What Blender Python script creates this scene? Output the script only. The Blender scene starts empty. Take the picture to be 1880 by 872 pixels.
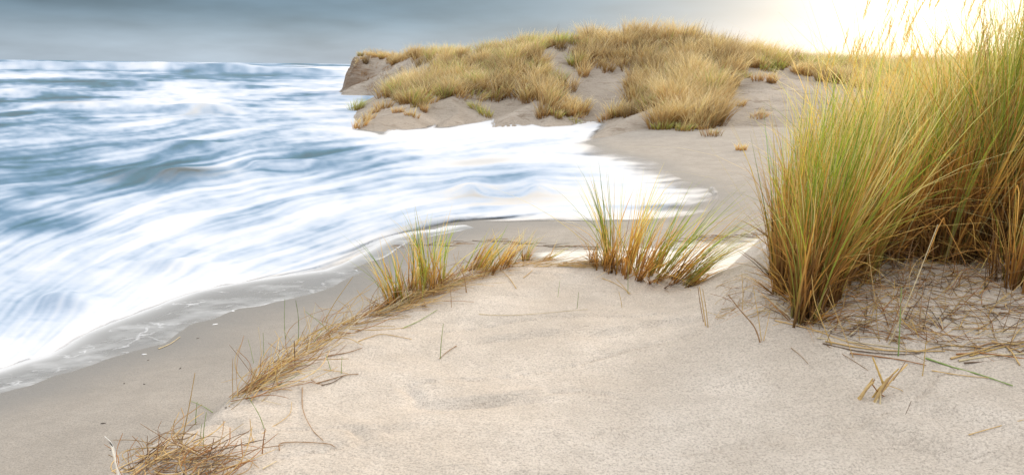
import bpy, math, random
import numpy as np
from mathutils import Vector, Matrix

# ------------------------------------------------------------------ camera, world, sun
SC = bpy.context.scene
COL = SC.collection
F = 1270.0                      # focal length in photo pixels (photo 1880 x 872)
H = 2.8                         # eye height above the sea
PITCH, ROLL = math.radians(13.9), math.radians(0.75)
cam_d = bpy.data.cameras.new('camera'); cam = bpy.data.objects.new('camera', cam_d); COL.objects.link(cam)
cam_d.sensor_width = 36; cam_d.lens = 36 * F / 1880; cam_d.clip_start = 0.05; cam_d.clip_end = 20000
CAM_M = Matrix.Rotation(math.pi/2 - PITCH, 3, 'X') @ Matrix.Rotation(ROLL, 3, 'Z')
cam.matrix_world = Matrix.Translation((0, 0, H)) @ CAM_M.to_4x4()
SC.camera = cam
CM = np.array(CAM_M)

SUN_AZ, SUN_EL = math.radians(31), math.radians(9.5)        # azimuth from +Y towards +X
sun_dir = Vector((math.sin(SUN_AZ)*math.cos(SUN_EL), math.cos(SUN_AZ)*math.cos(SUN_EL), math.sin(SUN_EL)))
sl = bpy.data.lights.new('sun', 'SUN'); sl.energy = 1.7; sl.angle = math.radians(16); sl.color = (1.0, 0.80, 0.56)
so = bpy.data.objects.new('sun', sl); COL.objects.link(so)
lamp_dir = Vector((math.sin(SUN_AZ+0.12)*math.cos(0.36), math.cos(SUN_AZ+0.12)*math.cos(0.36), math.sin(0.36)))
so.rotation_euler = lamp_dir.to_track_quat('Z', 'Y').to_euler()

W = bpy.data.worlds.new('World'); SC.world = W; W.use_nodes = True
wn = W.node_tree; wn.nodes.clear()
def wnode(t, **k):
    n = wn.nodes.new(t)
    for a, v in k.items(): setattr(n, a, v)
    return n
def wl(a, b): wn.links.new(a, b)
geo = wnode('ShaderNodeTexCoord')
nrm = wnode('ShaderNodeVectorMath', operation='NORMALIZE'); wl(geo.outputs['Generated'], nrm.inputs[0])
sep = wnode('ShaderNodeSeparateXYZ'); wl(nrm.outputs[0], sep.inputs[0])
def wmath(op, a, b=None, c=None, clamp=False):
    n = wnode('ShaderNodeMath', operation=op); n.use_clamp = clamp
    for i, v in enumerate((a, b, c)):
        if v is None: continue
        if isinstance(v, (int, float)): n.inputs[i].default_value = v
        else: wl(v, n.inputs[i])
    return n.outputs[0]
def wmix(f, a, b, typ='MIX'):
    n = wnode('ShaderNodeMix', data_type='RGBA', blend_type=typ)
    for i, v in ((0, f), (6, a), (7, b)):
        if isinstance(v, (int, float)): n.inputs[i].default_value = v
        elif isinstance(v, tuple): n.inputs[i].default_value = (*v, 1)
        else: wl(v, n.inputs[i])
    return n.outputs[2]
# overcast: darker slate band low down, bright diffuse cloud overhead (CIE overcast), warm glow where the sun sits behind cloud
el = wmath('MAXIMUM', sep.outputs[2], 0.0)
f_up = wmath('SMOOTH_MAX', 0, 0)
mr = wnode('ShaderNodeMapRange', interpolation_type='SMOOTHSTEP'); wl(el, mr.inputs[0])
mr.inputs[1].default_value = 0.08; mr.inputs[2].default_value = 0.75
mh = wnode('ShaderNodeMapRange', interpolation_type='SMOOTHSTEP'); wl(el, mh.inputs[0])
mh.inputs[1].default_value = 0.0; mh.inputs[2].default_value = 0.075
low = wmix(mh.outputs[0], (0.31, 0.38, 0.45), (0.125, 0.198, 0.272))
# soft cloud mottling
mp = wnode('ShaderNodeMapping'); wl(nrm.outputs[0], mp.inputs[0]); mp.inputs['Scale'].default_value = (2.6, 2.6, 13)
nz = wnode('ShaderNodeTexNoise'); wl(mp.outputs[0], nz.inputs[0]); nz.inputs['Scale'].default_value = 1.6; nz.inputs['Detail'].default_value = 4; nz.inputs['Roughness'].default_value = 0.5
cl = wmath('MULTIPLY_ADD', nz.outputs[0], 1.3, 0.36)
comb = wnode('ShaderNodeCombineColor'); [wl(cl, comb.inputs[i]) for i in range(3)]
low = wmix(1.0, low, comb.outputs[0], 'MULTIPLY')
cloud = wmix(mr.outputs[0], low, (1.50, 1.50, 1.50))
dot = wnode('ShaderNodeVectorMath', operation='DOT_PRODUCT'); wl(nrm.outputs[0], dot.inputs[0]); dot.inputs[1].default_value = sun_dir
dm = wmath('MAXIMUM', dot.outputs['Value'], 0.0)
g1 = wmath('POWER', dm, 15.0); g2 = wmath('POWER', dm, 110.0)
cloud = wmix(wmath('MULTIPLY', g1, 0.5, clamp=True), cloud, (0.80, 0.83, 0.87))
glow = wmix(g2, (0, 0, 0), (1.15, 1.03, 0.80))
cloud = wmix(1.0, cloud, glow, 'ADD')
sky = wnode('ShaderNodeTexSky', sky_type='NISHITA', sun_disc=False, sun_elevation=SUN_EL, sun_rotation=SUN_AZ)
skys = wmix(1.0, sky.outputs[0], (0.09, 0.09, 0.09), 'MULTIPLY')
final = wmix(0.10, cloud, skys)
bg = wnode('ShaderNodeBackground'); wl(final, bg.inputs[0]); bg.inputs[1].default_value = 1.0
ow = wnode('ShaderNodeOutputWorld'); wl(bg.outputs[0], ow.inputs[0])

SC.view_settings.view_transform = 'Standard'; SC.view_settings.look = 'None'
SC.view_settings.exposure = 0.52; SC.view_settings.gamma = 1.0
try:
    SC.cycles.max_bounces = 6; SC.cycles.diffuse_bounces = 3; SC.cycles.transmission_bounces = 4
    SC.cycles.transparent_max_bounces = 6; SC.cycles.use_adaptive_sampling = True
    SC.cycles.use_denoising = True
except Exception: pass

# ------------------------------------------------------------------ geometry helpers
def ray(px, py):
    d = np.stack([(np.asarray(px, float)-940)/F, -(np.asarray(py, float)-436)/F, -np.ones_like(np.asarray(px, float))], -1)
    d = d @ CM.T
    return d
def atz(px, py, z=0.0):                     # point of the place at height z
    d = ray(px, py); t = (z - H)/d[..., 2]
    return np.stack([d[..., 0]*t, d[..., 1]*t, np.full_like(t, z)], -1)
def atd(px, py, y):                         # point of the place y metres ahead
    d = ray(px, py); t = y/d[..., 1]
    return np.stack([d[..., 0]*t, d[..., 1]*t, H + d[..., 2]*t], -1)
def project(p):
    q = (p - np.array([0, 0, H])) @ CM
    zz = np.where(q[..., 2] < -1e-3, -q[..., 2], 1e-3)
    return 940 + F*q[..., 0]/zz, 436 - F*q[..., 1]/zz

def _hash(ix, iy, seed):
    h = (ix.astype(np.int64)*374761393 + iy.astype(np.int64)*668265263 + seed*974634777) & 0xffffffff
    h = ((h ^ (h >> 13))*1274126177) & 0xffffffff
    return ((h ^ (h >> 16)) & 0xffff)/65535.0
def vnoise(x, y, seed=0):
    x = np.asarray(x, float); y = np.asarray(y, float)
    x0 = np.floor(x); y0 = np.floor(y); fx = x-x0; fy = y-y0
    fx = fx*fx*(3-2*fx); fy = fy*fy*(3-2*fy)
    x0 = x0.astype(np.int64); y0 = y0.astype(np.int64)
    a = _hash(x0, y0, seed); b = _hash(x0+1, y0, seed); c = _hash(x0, y0+1, seed); d = _hash(x0+1, y0+1, seed)
    return (a*(1-fx)+b*fx)*(1-fy) + (c*(1-fx)+d*fx)*fy
def fbm(x, y, oct=4, seed=0, gain=0.5):
    s = 0; a = 1; t = 0
    for i in range(oct):
        ca, sa = math.cos(i*0.9), math.sin(i*0.9)
        s = s + a*vnoise((x*ca-y*sa)*2**i, (x*sa+y*ca)*2**i, seed+i*17); t += a; a *= gain
    return s/t*2 - 1                        # about -1..1
def sstep(a, b, x):
    t = np.clip((x-a)/(b-a), 0, 1); return t*t*(3-2*t)

class TPS:
    def __init__(s, pts, reg=1e-3):
        P = np.array(pts, float); s.p = P[:, :2]; n = len(P)
        K = s.U(np.linalg.norm(s.p[:, None]-s.p[None], axis=2)) + np.eye(n)*reg
        Q = np.hstack([np.ones((n, 1)), s.p]); A = np.zeros((n+3, n+3))
        A[:n, :n] = K; A[:n, n:] = Q; A[n:, :n] = Q.T
        s.w = np.linalg.solve(A, np.concatenate([P[:, 2], np.zeros(3)]))
    def U(s, r): return np.where(r > 1e-9, r*r*np.log(np.maximum(r, 1e-9)), 0)
    def __call__(s, x, y):
        x = np.asarray(x, float); y = np.asarray(y, float)
        o = s.w[-3] + s.w[-2]*x + s.w[-1]*y
        for i, (a, b) in enumerate(s.p):
            r2 = (x-a)**2 + (y-b)**2
            o = o + s.w[i]*0.5*np.where(r2 > 1e-12, r2*np.log(np.maximum(r2, 1e-12)), 0)
        return o
def sdist(poly, x, y):                      # signed distance, positive inside
    poly = np.array(poly)[:, :2]; x = np.asarray(x, float); y = np.asarray(y, float)
    best = np.full(x.shape, 1e18); ins = np.zeros(x.shape, bool)
    for i in range(len(poly)):
        ax, ay = poly[i]; bx, by = poly[(i+1) % len(poly)]
        ex, ey = bx-ax, by-ay; L = ex*ex+ey*ey+1e-12
        t = np.clip(((x-ax)*ex+(y-ay)*ey)/L, 0, 1)
        d = (x-ax-t*ex)**2 + (y-ay-t*ey)**2; best = np.minimum(best, d)
        if abs(ey) > 1e-12:
            c = ((ay > y) != (by > y)) & (x < ex*(y-ay)/ey + ax); ins ^= c
    return np.where(ins, 1, -1)*np.sqrt(best)

# ------------------------------------------------------------------ the lie of the land
WET = 0.05
shore_px = [(0,683),(45,668),(90,656),(122,636),(155,614),(212,591),(250,578),(289,563),(356,538),(410,526),(465,516),(530,506),(600,497),(645,478),
            (690,455),(722,438),(770,428),(815,424),(842,416),(900,408),(980,409),(1100,408),(1180,405),(1240,400),(1290,388),(1312,362),(1302,346),(1262,334),
            (1232,318),(1205,297),(1165,288),(1118,279),(1078,263),(1096,247),(1112,228),(1085,224),(1050,231),(1000,233),(976,228),(962,232),(906,234),(903,221),(870,226),(808,234),(806,224),
            (770,236),(715,240),(700,246),(655,238)]
shore = [tuple(p[:2]) for p in atz(*np.array(shore_px, float).T, WET)]
sea_poly = [(-7.5, 3.2)] + [(-6.0, 4.1)] + shore + [(-3.5, 35), (-3.5, 60), (0, 90), (60, 150), (900, 2000), (4000, 9000), (-9000, 9000), (-9000, -4000), (-14, -4)]
film_px = [(0,738),(60,722),(103,698),(140,690),(180,674),(253,651),(300,640),(330,618),(361,600),(400,592),(439,571),(475,566),(516,556),(560,545),(609,530),(640,512),(666,500),(646,494),(668,484),(705,475),(735,455),(760,440),(790,436),(830,428),(870,420)]
film_poly = [(-5.6, 3.0)] + [tuple(p[:2]) for p in atz(*np.array(film_px, float).T, WET+0.01)] + [tuple(p[:2]) for p in atz(np.array([800., 300., 0.]), np.array([380., 480., 560.]), 0)] + [(-9, 4)]

lobe = shore + [(-12, 28), (-14, -4), (-7.5, 3.2), (-6.0, 4.1)]
def cap(x, y, z, bank=False):
    sd = sdist(lobe, np.clip(x, -13, 60), np.clip(y, -3, 60))
    if bank: z = np.where(sd <= 0, np.minimum(z, WET+.02-.42*sd), z)
    return np.where(sd > 0, np.minimum(z, WET-.12*sd), z)
bp = []
for px, py in shore_px[::3]:
    p = atz(px, py, WET); bp.append((p[0], p[1], WET))
for px, py, z in [(0,800,.30),(100,830,.36),(250,760,.36),(400,720,.30),(560,620,.2),(400,600,.12),(200,670,.12),(600,540,.09),(700,500,.09),(900,440,.13),(1100,430,.14),(1250,425,.14),
                  (1300,470,.18),(1410,450,.2),(1380,520,.25),(1400,380,.16),(1400,300,.16),(1250,270,.14),(1180,240,.25),(1400,250,.35),(1600,300,.6),(1000,520,.25),(700,600,.3),
                  (300,400,-.4),(600,350,-.3),(0,500,-.5),(850,300,-.18),(1000,330,-.06),(900,370,-.08),(1150,350,-.02),(300,200,-2),(550,200,-1.5)]:
    p = atz(px, py, max(z, 0) if py < 250 else z); bp.append((p[0], p[1], z))
bp += [(-4, 1, .45), (0, 0, .5), (5, 0, .6), (12, 5, .8), (14, 20, .8)]
beach_t = TPS(bp, 1e-2)
def beach_z(x, y):
    r = np.hypot(x, y)
    z = np.clip(beach_t(np.clip(x, -60, 25), np.clip(y, -2, 45)), -3.5, 0.9)
    off = sstep(30, 70, np.abs(x)) + sstep(45, 90, y)
    z = z*(1-np.clip(off, 0, 1)) + np.clip(off, 0, 1)*np.where(x > 0.25*y+20, 0.6, -3.0)
    z = z + 1.3*sstep(.40, .62, x/np.maximum(y, 1))*sstep(8, 13, y)*(1-sstep(40, 60, y))
    return cap(x, y, z + 0.012*fbm(x*0.9, y*1.6, 3, 5)*sstep(0.06, .2, z))

# near dune: plateau control points and the crest line that ends it
nd = []
for px, py, d in [(200,860,2.55),(330,800,2.75),(410,752,3.05),(500,690,3.45),(590,620,3.95),(700,560,4.45),(800,515,4.85),(920,487,5.15),(1000,482,5.3),(1100,484,5.3),(1180,500,5.1),
                  (1240,520,4.85),(1285,530,4.65),(1330,507,4.7),(1380,497,4.6),(1430,520,4.2),(1450,575,3.65),(1300,590,3.9),(1400,625,3.45),(560,800,2.75),(700,700,3.3),(850,620,3.9),(1000,600,4.0),(1100,700,3.25),
                  (900,800,2.7),(1200,800,2.7),(600,872,2.42),(1200,872,2.4),(1550,560,3.6),(1650,520,3.8),(1550,640,3.25),(1700,560,3.5),(1700,650,3.15),(1860,640,3.1),(1860,520,3.6),(1860,450,4.1),(1750,470,4.1),
                  (1600,470,4.2),(1500,490,4.3),(1615,735,2.85),(1860,760,2.65),(1500,800,2.65),(1860,860,2.35),(1600,872,2.38),(1300,700,3.2)]:
    p = atd(px, py, d); nd.append(tuple(p))
nd += [(0, 0, 1.45), (-2, 0, 1.25), (2, 0, 1.5), (0, -4, 1.5), (5, 0, 1.8), (4.6, 6.5, 1.95), (2.7, 6.0, 1.75), (7, 9, 2.0), (4.3, 9, 1.7), (9, 4, 2.3), (9, 14, 1.5)]
near_t = TPS(nd, 1e-3)
crest = [tuple(atd(px, py, d)[:2]) for px, py, d in [(300,800,2.75),(400,768,2.92),(425,742,3.08),(480,690,3.42),(540,640,3.75),(600,606,4.03),(680,572,4.35),(760,543,4.65),(830,510,4.92),(920,487,5.15),(1000,482,5.32),(1100,483,5.35),(1180,498,5.15),
         (1240,518,4.9),(1290,528,4.7),(1330,505,4.75),(1380,494,4.7),(1425,480,4.9)]]
near_poly = [(-2.6, -6), (-2.2, 0), (-1.75, 1.9)] + crest + [(2.3, 5.15), (2.85, 6.0), (3.7, 7.6), (5.4, 10.5), (8.5, 14), (12, 18), (20, 10), (20, -6)]
SCARPS = []
for (p1, p2, p3, d, hh) in [((800,699),(900,702),(1010,690),3.15,.010),((1085,768),(1140,766),(1200,748),2.85,.008),((1290,690),(1360,694),(1450,678),3.2,.007),((1470,688),(1530,672),(1610,690),3.05,.007),
        ((1560,770),(1700,820),(1860,850),2.6,.010),((1600,745),(1740,772),(1900,830),2.75,.009),((880,590),(950,592),(1090,576),3.95,.006),((640,745),(720,752),(800,736),3.0,.005),((1500,850),(1620,810),(1750,790),2.6,.007),((900,840),(1000,834),(1100,846),2.6,.005)]:
    for (px, py) in (p1, p2, p3):
        q_ = atd(px, py, d); z_ = 1.3; q_ = atz(px, py, 1.33); SCARPS += [float(q_[0]), float(q_[1])]
    SCARPS.append(hh)
def near_z(x, y):
    z = near_t(np.clip(x, -3, 9), np.clip(y, -4, 12))
    z = np.clip(z, 1.0, 2.6)
    sd = sdist(near_poly, x, y) + 0.05*fbm(x*1.7, y*1.7, 3, 31)
    slope = 0.62 + 0.0*x
    lipr = 0.16
    drop = np.where(sd > 0, 0, -sd)
    drop = np.sqrt(drop**2 + lipr**2) - lipr
    z = z - drop*1.15*sstep(-0.4, 0.0, 0*x+1)
    det = 0.032*fbm(x*1.4+y*0.4, y*2.6, 3, 3) + 0.005*fbm(x*5, y*9, 3, 9)
    rip = np.abs(fbm(x*0.9+3, y*3.1-x*0.5, 2, 41)); det = det - 0.024*np.exp(-(rip/0.035)**2)*sstep(.45, .6, vnoise(x*1.1, y*1.3, 77))
    for k in range(0, len(SCARPS), 7):
        ax, ay, bx, by, cx, cy, hh = SCARPS[k:k+7]
        # quadratic arc through three points, as a thin wind-cut ledge
        tt = np.clip(((x-ax)*(cx-ax)+(y-ay)*(cy-ay))/((cx-ax)**2+(cy-ay)**2), 0, 1)
        qx = (1-tt)**2*ax+2*tt*(1-tt)*bx+tt*tt*cx; qy = (1-tt)**2*ay+2*tt*(1-tt)*by+tt*tt*cy
        d = (y-qy) + .012*fbm(x*7, y*7, 2, k); dd = np.abs(x-qx)+np.abs(y-qy)
        z = z + 2.0*hh*np.tanh(d/.018)*np.exp(-(d/.10)**2)*(4*tt*(1-tt))**.6*(dd < .6)
    # hummocky wind-scoured ground under the marram
    lit = sstep(1.2, 1.9, x)*sstep(3.0, 3.6, y)
    det = det + lit*(0.035*fbm(x*4, y*5, 4, 12))
    return z + det

fd = []
def fz(px, py, z):
    p = atz(px, py, z); fd.append((p[0], p[1], z))
def fdp(px, py, d, lift=0):
    p = atd(px, py, d); fd.append((p[0], p[1], p[2]+lift))
for a in [(640,172,0),(690,177,0),(712,178,0),(652,236,.02),(655,205,.02),(660,192,.02),(690,186,.02),(700,243,.03),(760,238,.03),(808,234,.04),(905,235,.05),(1000,236,.05),(1060,231,.06),(1112,227,.08),(1180,241,.2),
          (1260,243,.25),(1340,240,.28),(1430,238,.4),(560,180,-1),(560,150,-1.3),(590,220,-.8),(620,260,-.6),(800,290,-.5),(1000,280,-.3),(1180,270,-.2),(1400,280,-.1),(1600,270,.2),(672,224,.22),(700,226,.3),(690,208,.4),(672,206,.25),(720,200,.6)]: fz(*a)
for a in [(634,128,70),(650,114,71),(690,108,72),(740,109,69),(790,104,64),(845,106,58),(885,101,53),(930,98,49),(961,98,47),(1012,88,45),(1060,92,43.5),(1100,84,42.5),(1180,74,42.5),(1260,80,43.5),(1340,102,45),
          (1400,114,47),(1500,122,49),(1650,128,52),(1880,130,52),(640,160,66),(700,160,64),(690,140,67),(740,152,50),(725,180,42),(772,197,36.5),(841,172,38.5),(800,145,46),(900,150,41.5),(930,190,33.5),(985,211,31.6),(1000,160,37.2),(990,120,42),(1071,211,31.4),
          (1045,155,37.5),(1092,134,39.5),(1130,168,35.6),(1150,192,33.4),(1200,216,31.2),(1200,150,37),(1258,185,34),(1300,140,38),(1340,160,36),(1341,205,32),(1390,150,36.5),(1400,195,32),(1370,130,40),(1460,150,38),(1600,170,35),(1700,150,42)]: fdp(*a)
for px, py, d in [(650,112,90),(740,112,86),(845,112,74),(961,112,64),(1100,112,58),(1260,112,60),(1400,120,62),(1650,130,66)]: fdp(px, py, d, -2.2)
far_t = TPS(fd, 5e-2)
def far_z(x, y):
    z = np.clip(far_t(np.clip(x, -40, 35), np.clip(y, 20, 92)), -1.5, 7)
    lo = sstep(-19, -17.2, x-0*y) if False else 1
    px = 940 + F*x/np.maximum(y, 1)
    # the sea-eaten end of the dune: a low cliff
    edge = sstep(-18.7, -15.0, x + 1.6*fbm(y*0.35, x*0.3, 4, 4) + .5*fbm(x*1.1, z*2.2+y*.2, 3, 14) + .25*fbm(y*1.7, x*1.7, 3, 6))*sstep(20, 26, y)*(1-sstep(84, 92, y))
    z = -1.2 + (z+1.2)*edge
    hum = fbm(x*0.5, y*0.5, 4, 22)
    return cap(x, y, z + 0.16*hum*sstep(0.2, 1.2, z) + 0.05*fbm(x*2.2, y*2.2, 3, 23)*sstep(.3, 1, z), True)
def ground_z(x, y):
    x = np.asarray(x, float); y = np.asarray(y, float)
    b = beach_z(x, y)
    n = np.where((y < 19) & (x > -6), near_z(x, y), -9); f = np.where(y > 20, far_z(x, y), -9)
    return np.maximum(np.maximum(b, n), f)
# cached grids make lookups cheap
class Grid:
    def __init__(s, fn, x0, x1, y0, y1, step):
        s.x0, s.y0, s.s = x0, y0, step
        s.X = np.arange(x0, x1+step, step); s.Y = np.arange(y0, y1+step, step)
        gx, gy = np.meshgrid(s.X, s.Y, indexing='ij'); s.Z = fn(gx, gy)
    def __call__(s, x, y):
        u = np.clip((np.asarray(x, float)-s.x0)/s.s, 0, len(s.X)-1.001); v = np.clip((np.asarray(y, float)-s.y0)/s.s, 0, len(s.Y)-1.001)
        i = u.astype(int); j = v.astype(int); u = u-i; v = v-j; Z = s.Z
        return (Z[i, j]*(1-u)+Z[i+1, j]*u)*(1-v) + (Z[i, j+1]*(1-u)+Z[i+1, j+1]*u)*v
GN = Grid(near_z, -4.2, 12, -4.5, 16, 0.03)
GB = Grid(beach_z, -60, 60, -6, 100, 0.25)
GF = Grid(far_z, -24, 36, 22, 92, 0.15)
def gz(x, y):
    x = np.asarray(x, float); y = np.asarray(y, float)
    z = GB(x, y)
    m = (x > -4.1) & (x < 11.9) & (y < 15.9) & (y > -4.4); z = np.where(m, np.maximum(z, GN(x, y)), z)
    m = (x > -23.9) & (x < 35.9) & (y > 22.1) & (y < 91.9); return np.where(m, np.maximum(z, GF(x, y)), z)
def hit(px, py, dmax=90):                   # where the line of sight meets the ground
    d = ray(px, py); d = d/d[1]
    t = 1.6
    while t < dmax:
        z = H + d[2]*t
        g = float(gz(d[0]*t, t))
        if z <= g:
            lo, hi = t*0.99-0.02, t
            for _ in range(14):
                m = (lo+hi)/2
                if H+d[2]*m <= float(gz(d[0]*m, m)): hi = m
                else: lo = m
            return np.array([d[0]*hi, hi, H+d[2]*hi])
        t += 0.02 + t*0.003
    return np.array([d[0]*dmax, dmax, H+d[2]*dmax])

# ------------------------------------------------------------------ materials
def mat(name):
    m = bpy.data.materials.new(name); m.use_nodes = True; nt = m.node_tree; nt.nodes.clear()
    o = nt.nodes.new('ShaderNodeOutputMaterial')
    return m, nt, o
class NT:
    def __init__(s, nt): s.nt = nt
    def n(s, t, **k):
        n = s.nt.nodes.new(t)
        for a, v in k.items(): setattr(n, a, v)
        return n
    def l(s, a, b): s.nt.links.new(a, b)
    def put(s, sock, v):
        if isinstance(v, (int, float)): sock.default_value = v
        elif isinstance(v, tuple): sock.default_value = (*v, 1) if len(sock.default_value) == 4 and len(v) == 3 else v
        else: s.l(v, sock)
    def math(s, op, a, b=None, c=None, clamp=False):
        n = s.n('ShaderNodeMath', operation=op); n.use_clamp = clamp
        for i, v in enumerate((a, b, c)):
            if v is not None: s.put(n.inputs[i], v)
        return n.outputs[0]
    def mix(s, f, a, b, typ='MIX'):
        n = s.n('ShaderNodeMix', data_type='RGBA', blend_type=typ)
        s.put(n.inputs[0], f); s.put(n.inputs[6], a); s.put(n.inputs[7], b); return n.outputs[2]
    def noise(s, vec, scale, detail=3, rough=0.55, dist=0.0):
        n = s.n('ShaderNodeTexNoise'); s.l(vec, n.inputs[0]); n.inputs['Scale'].default_value = scale
        n.inputs['Detail'].default_value = detail; n.inputs['Roughness'].default_value = rough; n.inputs['Distortion'].default_value = dist
        return n.outputs[0]
    def ramp(s, f, stops, interp='LINEAR'):
        n = s.n('ShaderNodeValToRGB'); s.l(f, n.inputs[0]); cr = n.color_ramp; cr.interpolation = interp
        while len(cr.elements) < len(stops): cr.elements.new(0.5)
        for e, (p, c) in zip(cr.elements, stops): e.position = p; e.color = (*c, 1) if not isinstance(c, float) else (c, c, c, 1)
        return n.outputs[0]
    def mapping(s, scale=(1,1,1), rot=(0,0,0)):
        g = s.n('ShaderNodeNewGeometry'); m = s.n('ShaderNodeMapping'); s.l(g.outputs['Position'], m.inputs[0])
        m.inputs['Scale'].default_value = scale; m.inputs['Rotation'].default_value = rot; return m.outputs[0]
    def attr(s, name): return s.n('ShaderNodeAttribute', attribute_name=name)
def principled(q, o, col, rough=0.9, normal=None, spec=0.3, **kw):
    b = q.n('ShaderNodeBsdfPrincipled'); q.put(b.inputs['Base Color'], col); q.put(b.inputs['Roughness'], rough); q.put(b.inputs['Specular IOR Level'], spec)
    if normal: q.l(normal, b.inputs['Normal'])
    q.l(b.outputs[0], o.inputs[0]); return b
def bump(q, h, strength, dist=0.01, normal=None):
    b = q.n('ShaderNodeBump'); q.l(h, b.inputs['Height']); b.inputs['Strength'].default_value = strength; b.inputs['Distance'].default_value = dist
    if normal: q.l(normal, b.inputs['Normal'])
    return b.outputs[0]

def sand_mat(name, dry, pale, dark, grain=1.0, wet=False):
    m, nt, o = mat(name); q = NT(nt)
    P = q.mapping(); Ps = q.mapping((1.0, 3.2, 1.0), (0, 0, math.radians(-14)))
    big = q.noise(P, 1.7, 6, .6); mid = q.noise(P, 6, 5, .65); fine = q.noise(P, 95, 4, .75); streak = q.noise(Ps, 5, 5, .65)
    spk = q.noise(Ps, 38, 4, .7)
    c = q.mix(q.ramp(big, [(.38, 0.0), (.62, 1.0)]), dry, pale)
    c = q.mix(q.math('MULTIPLY', q.ramp(mid, [(.42, 0.0), (.72, 1.0)]), .55), c, tuple(v*.84 for v in dry))
    c = q.mix(q.math('MULTIPLY', q.ramp(streak, [(.55, 0.0), (.75, 1.0)]), .35), c, tuple(v*.75 for v in dry))
    c = q.mix(q.ramp(fine, [(.38, 0.75), (.52, 0.0)]), c, tuple(v*.60 for v in dry))
    c = q.mix(q.ramp(fine, [(.56, 0.0), (.72, 0.4)]), c, tuple(min(v*1.5, .8) for v in dry))
    c = q.mix(q.ramp(spk, [(.60, 0.0), (.70, 0.5)]), c, dark)
    rough = 0.95; spec = 0.15
    if wet:
        w = q.attr('wet').outputs['Fac']
        c = q.mix(w, c, (0.20, 0.188, 0.172)); rough = q.math('MULTIPLY_ADD', w, -0.35, .92); spec = q.math('MULTIPLY_ADD', w, 0.15, .15)
    pock = q.noise(Ps, 26, 4, .7)
    h = q.math('ADD', q.math('MULTIPLY', fine, .16), q.math('ADD', q.math('MULTIPLY', pock, .6), q.math('MULTIPLY', mid, 1.0)))
    principled(q, o, c, rough, bump(q, h, 1.0*grain, .026), spec)
    return m
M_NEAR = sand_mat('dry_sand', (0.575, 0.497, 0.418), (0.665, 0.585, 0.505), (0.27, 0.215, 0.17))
M_BEACH = sand_mat('beach_sand', (0.325, 0.29, 0.25), (0.38, 0.34, 0.295), (0.16, 0.14, 0.115), .6, True)
M_FAR = None
def far_mat():
    m, nt, o = mat('dune_sand'); q = NT(nt)
    P = q.mapping(); Pv = q.mapping((1, 1, 5))
    big = q.noise(P, .45, 5); st = q.noise(Pv, .9, 6, .7); f = q.noise(P, 7, 4, .7)
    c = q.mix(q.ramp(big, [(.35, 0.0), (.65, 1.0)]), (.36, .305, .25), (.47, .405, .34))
    c = q.mix(q.ramp(st, [(.54, 0.0), (.68, 0.75)]), c, (.20, .15, .105))
    c = q.mix(q.ramp(f, [(.55, 0.0), (.75, .5)]), c, (.24, .19, .14))
    cl = q.attr('cliff').outputs['Fac']
    c = q.mix(q.math('MULTIPLY', cl, q.ramp(st, [(.3, .25), (.6, 1.0)]), clamp=True), c, (.24, .165, .11))
    h = q.math('ADD', q.math('MULTIPLY', st, 1.6), q.math('MULTIPLY', f, .9))
    principled(q, o, c, .95, bump(q, h, .9, .22), .12)
    return m
M_FAR = far_mat()

def sea_mat():
    m, nt, o = mat('sea_water_and_foam'); q = NT(nt)
    a = q.attr('foam').outputs['Fac']; s = q.attr('silt').outputs['Fac']
    fine = q.noise(q.mapping((1, 2.5, 1), (0, 0, .25)), 5, 5, .7)
    a2 = q.math('ADD', a, q.math('MULTIPLY_ADD', fine, .16, -.06), clamp=True)
    c = q.ramp(a2, [(.0, (.015, .055, .075)), (.18, (.03, .105, .15)), (.34, (.09, .175, .27)), (.50, (.225, .305, .41)), (.68, (.39, .45, .54)), (.86, (.51, .54, .59)), (1.0, (.60, .60, .61))])
    c = q.mix(s, c, (.06, .062, .045)); c = q.mix(q.attr('thin').outputs['Fac'], c, (.55, .50, .44))
    rough = q.math('MULTIPLY_ADD', a2, .5, .35, clamp=True)
    b = principled(q, o, c, rough, bump(q, a2, .35, .05), .3); q.put(b.inputs['Specular IOR Level'], q.math('MULTIPLY_ADD', a2, -.32, .32, clamp=True))
    t = q.n('ShaderNodeBsdfTransparent'); ms = q.n('ShaderNodeMixShader'); q.put(ms.inputs[0], q.attr('cover').outputs['Fac']); q.l(t.outputs[0], ms.inputs[1]); q.l(b.outputs[0], ms.inputs[2]); q.l(ms.outputs[0], o.inputs[0])
    return m
M_SEA = sea_mat()
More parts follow.
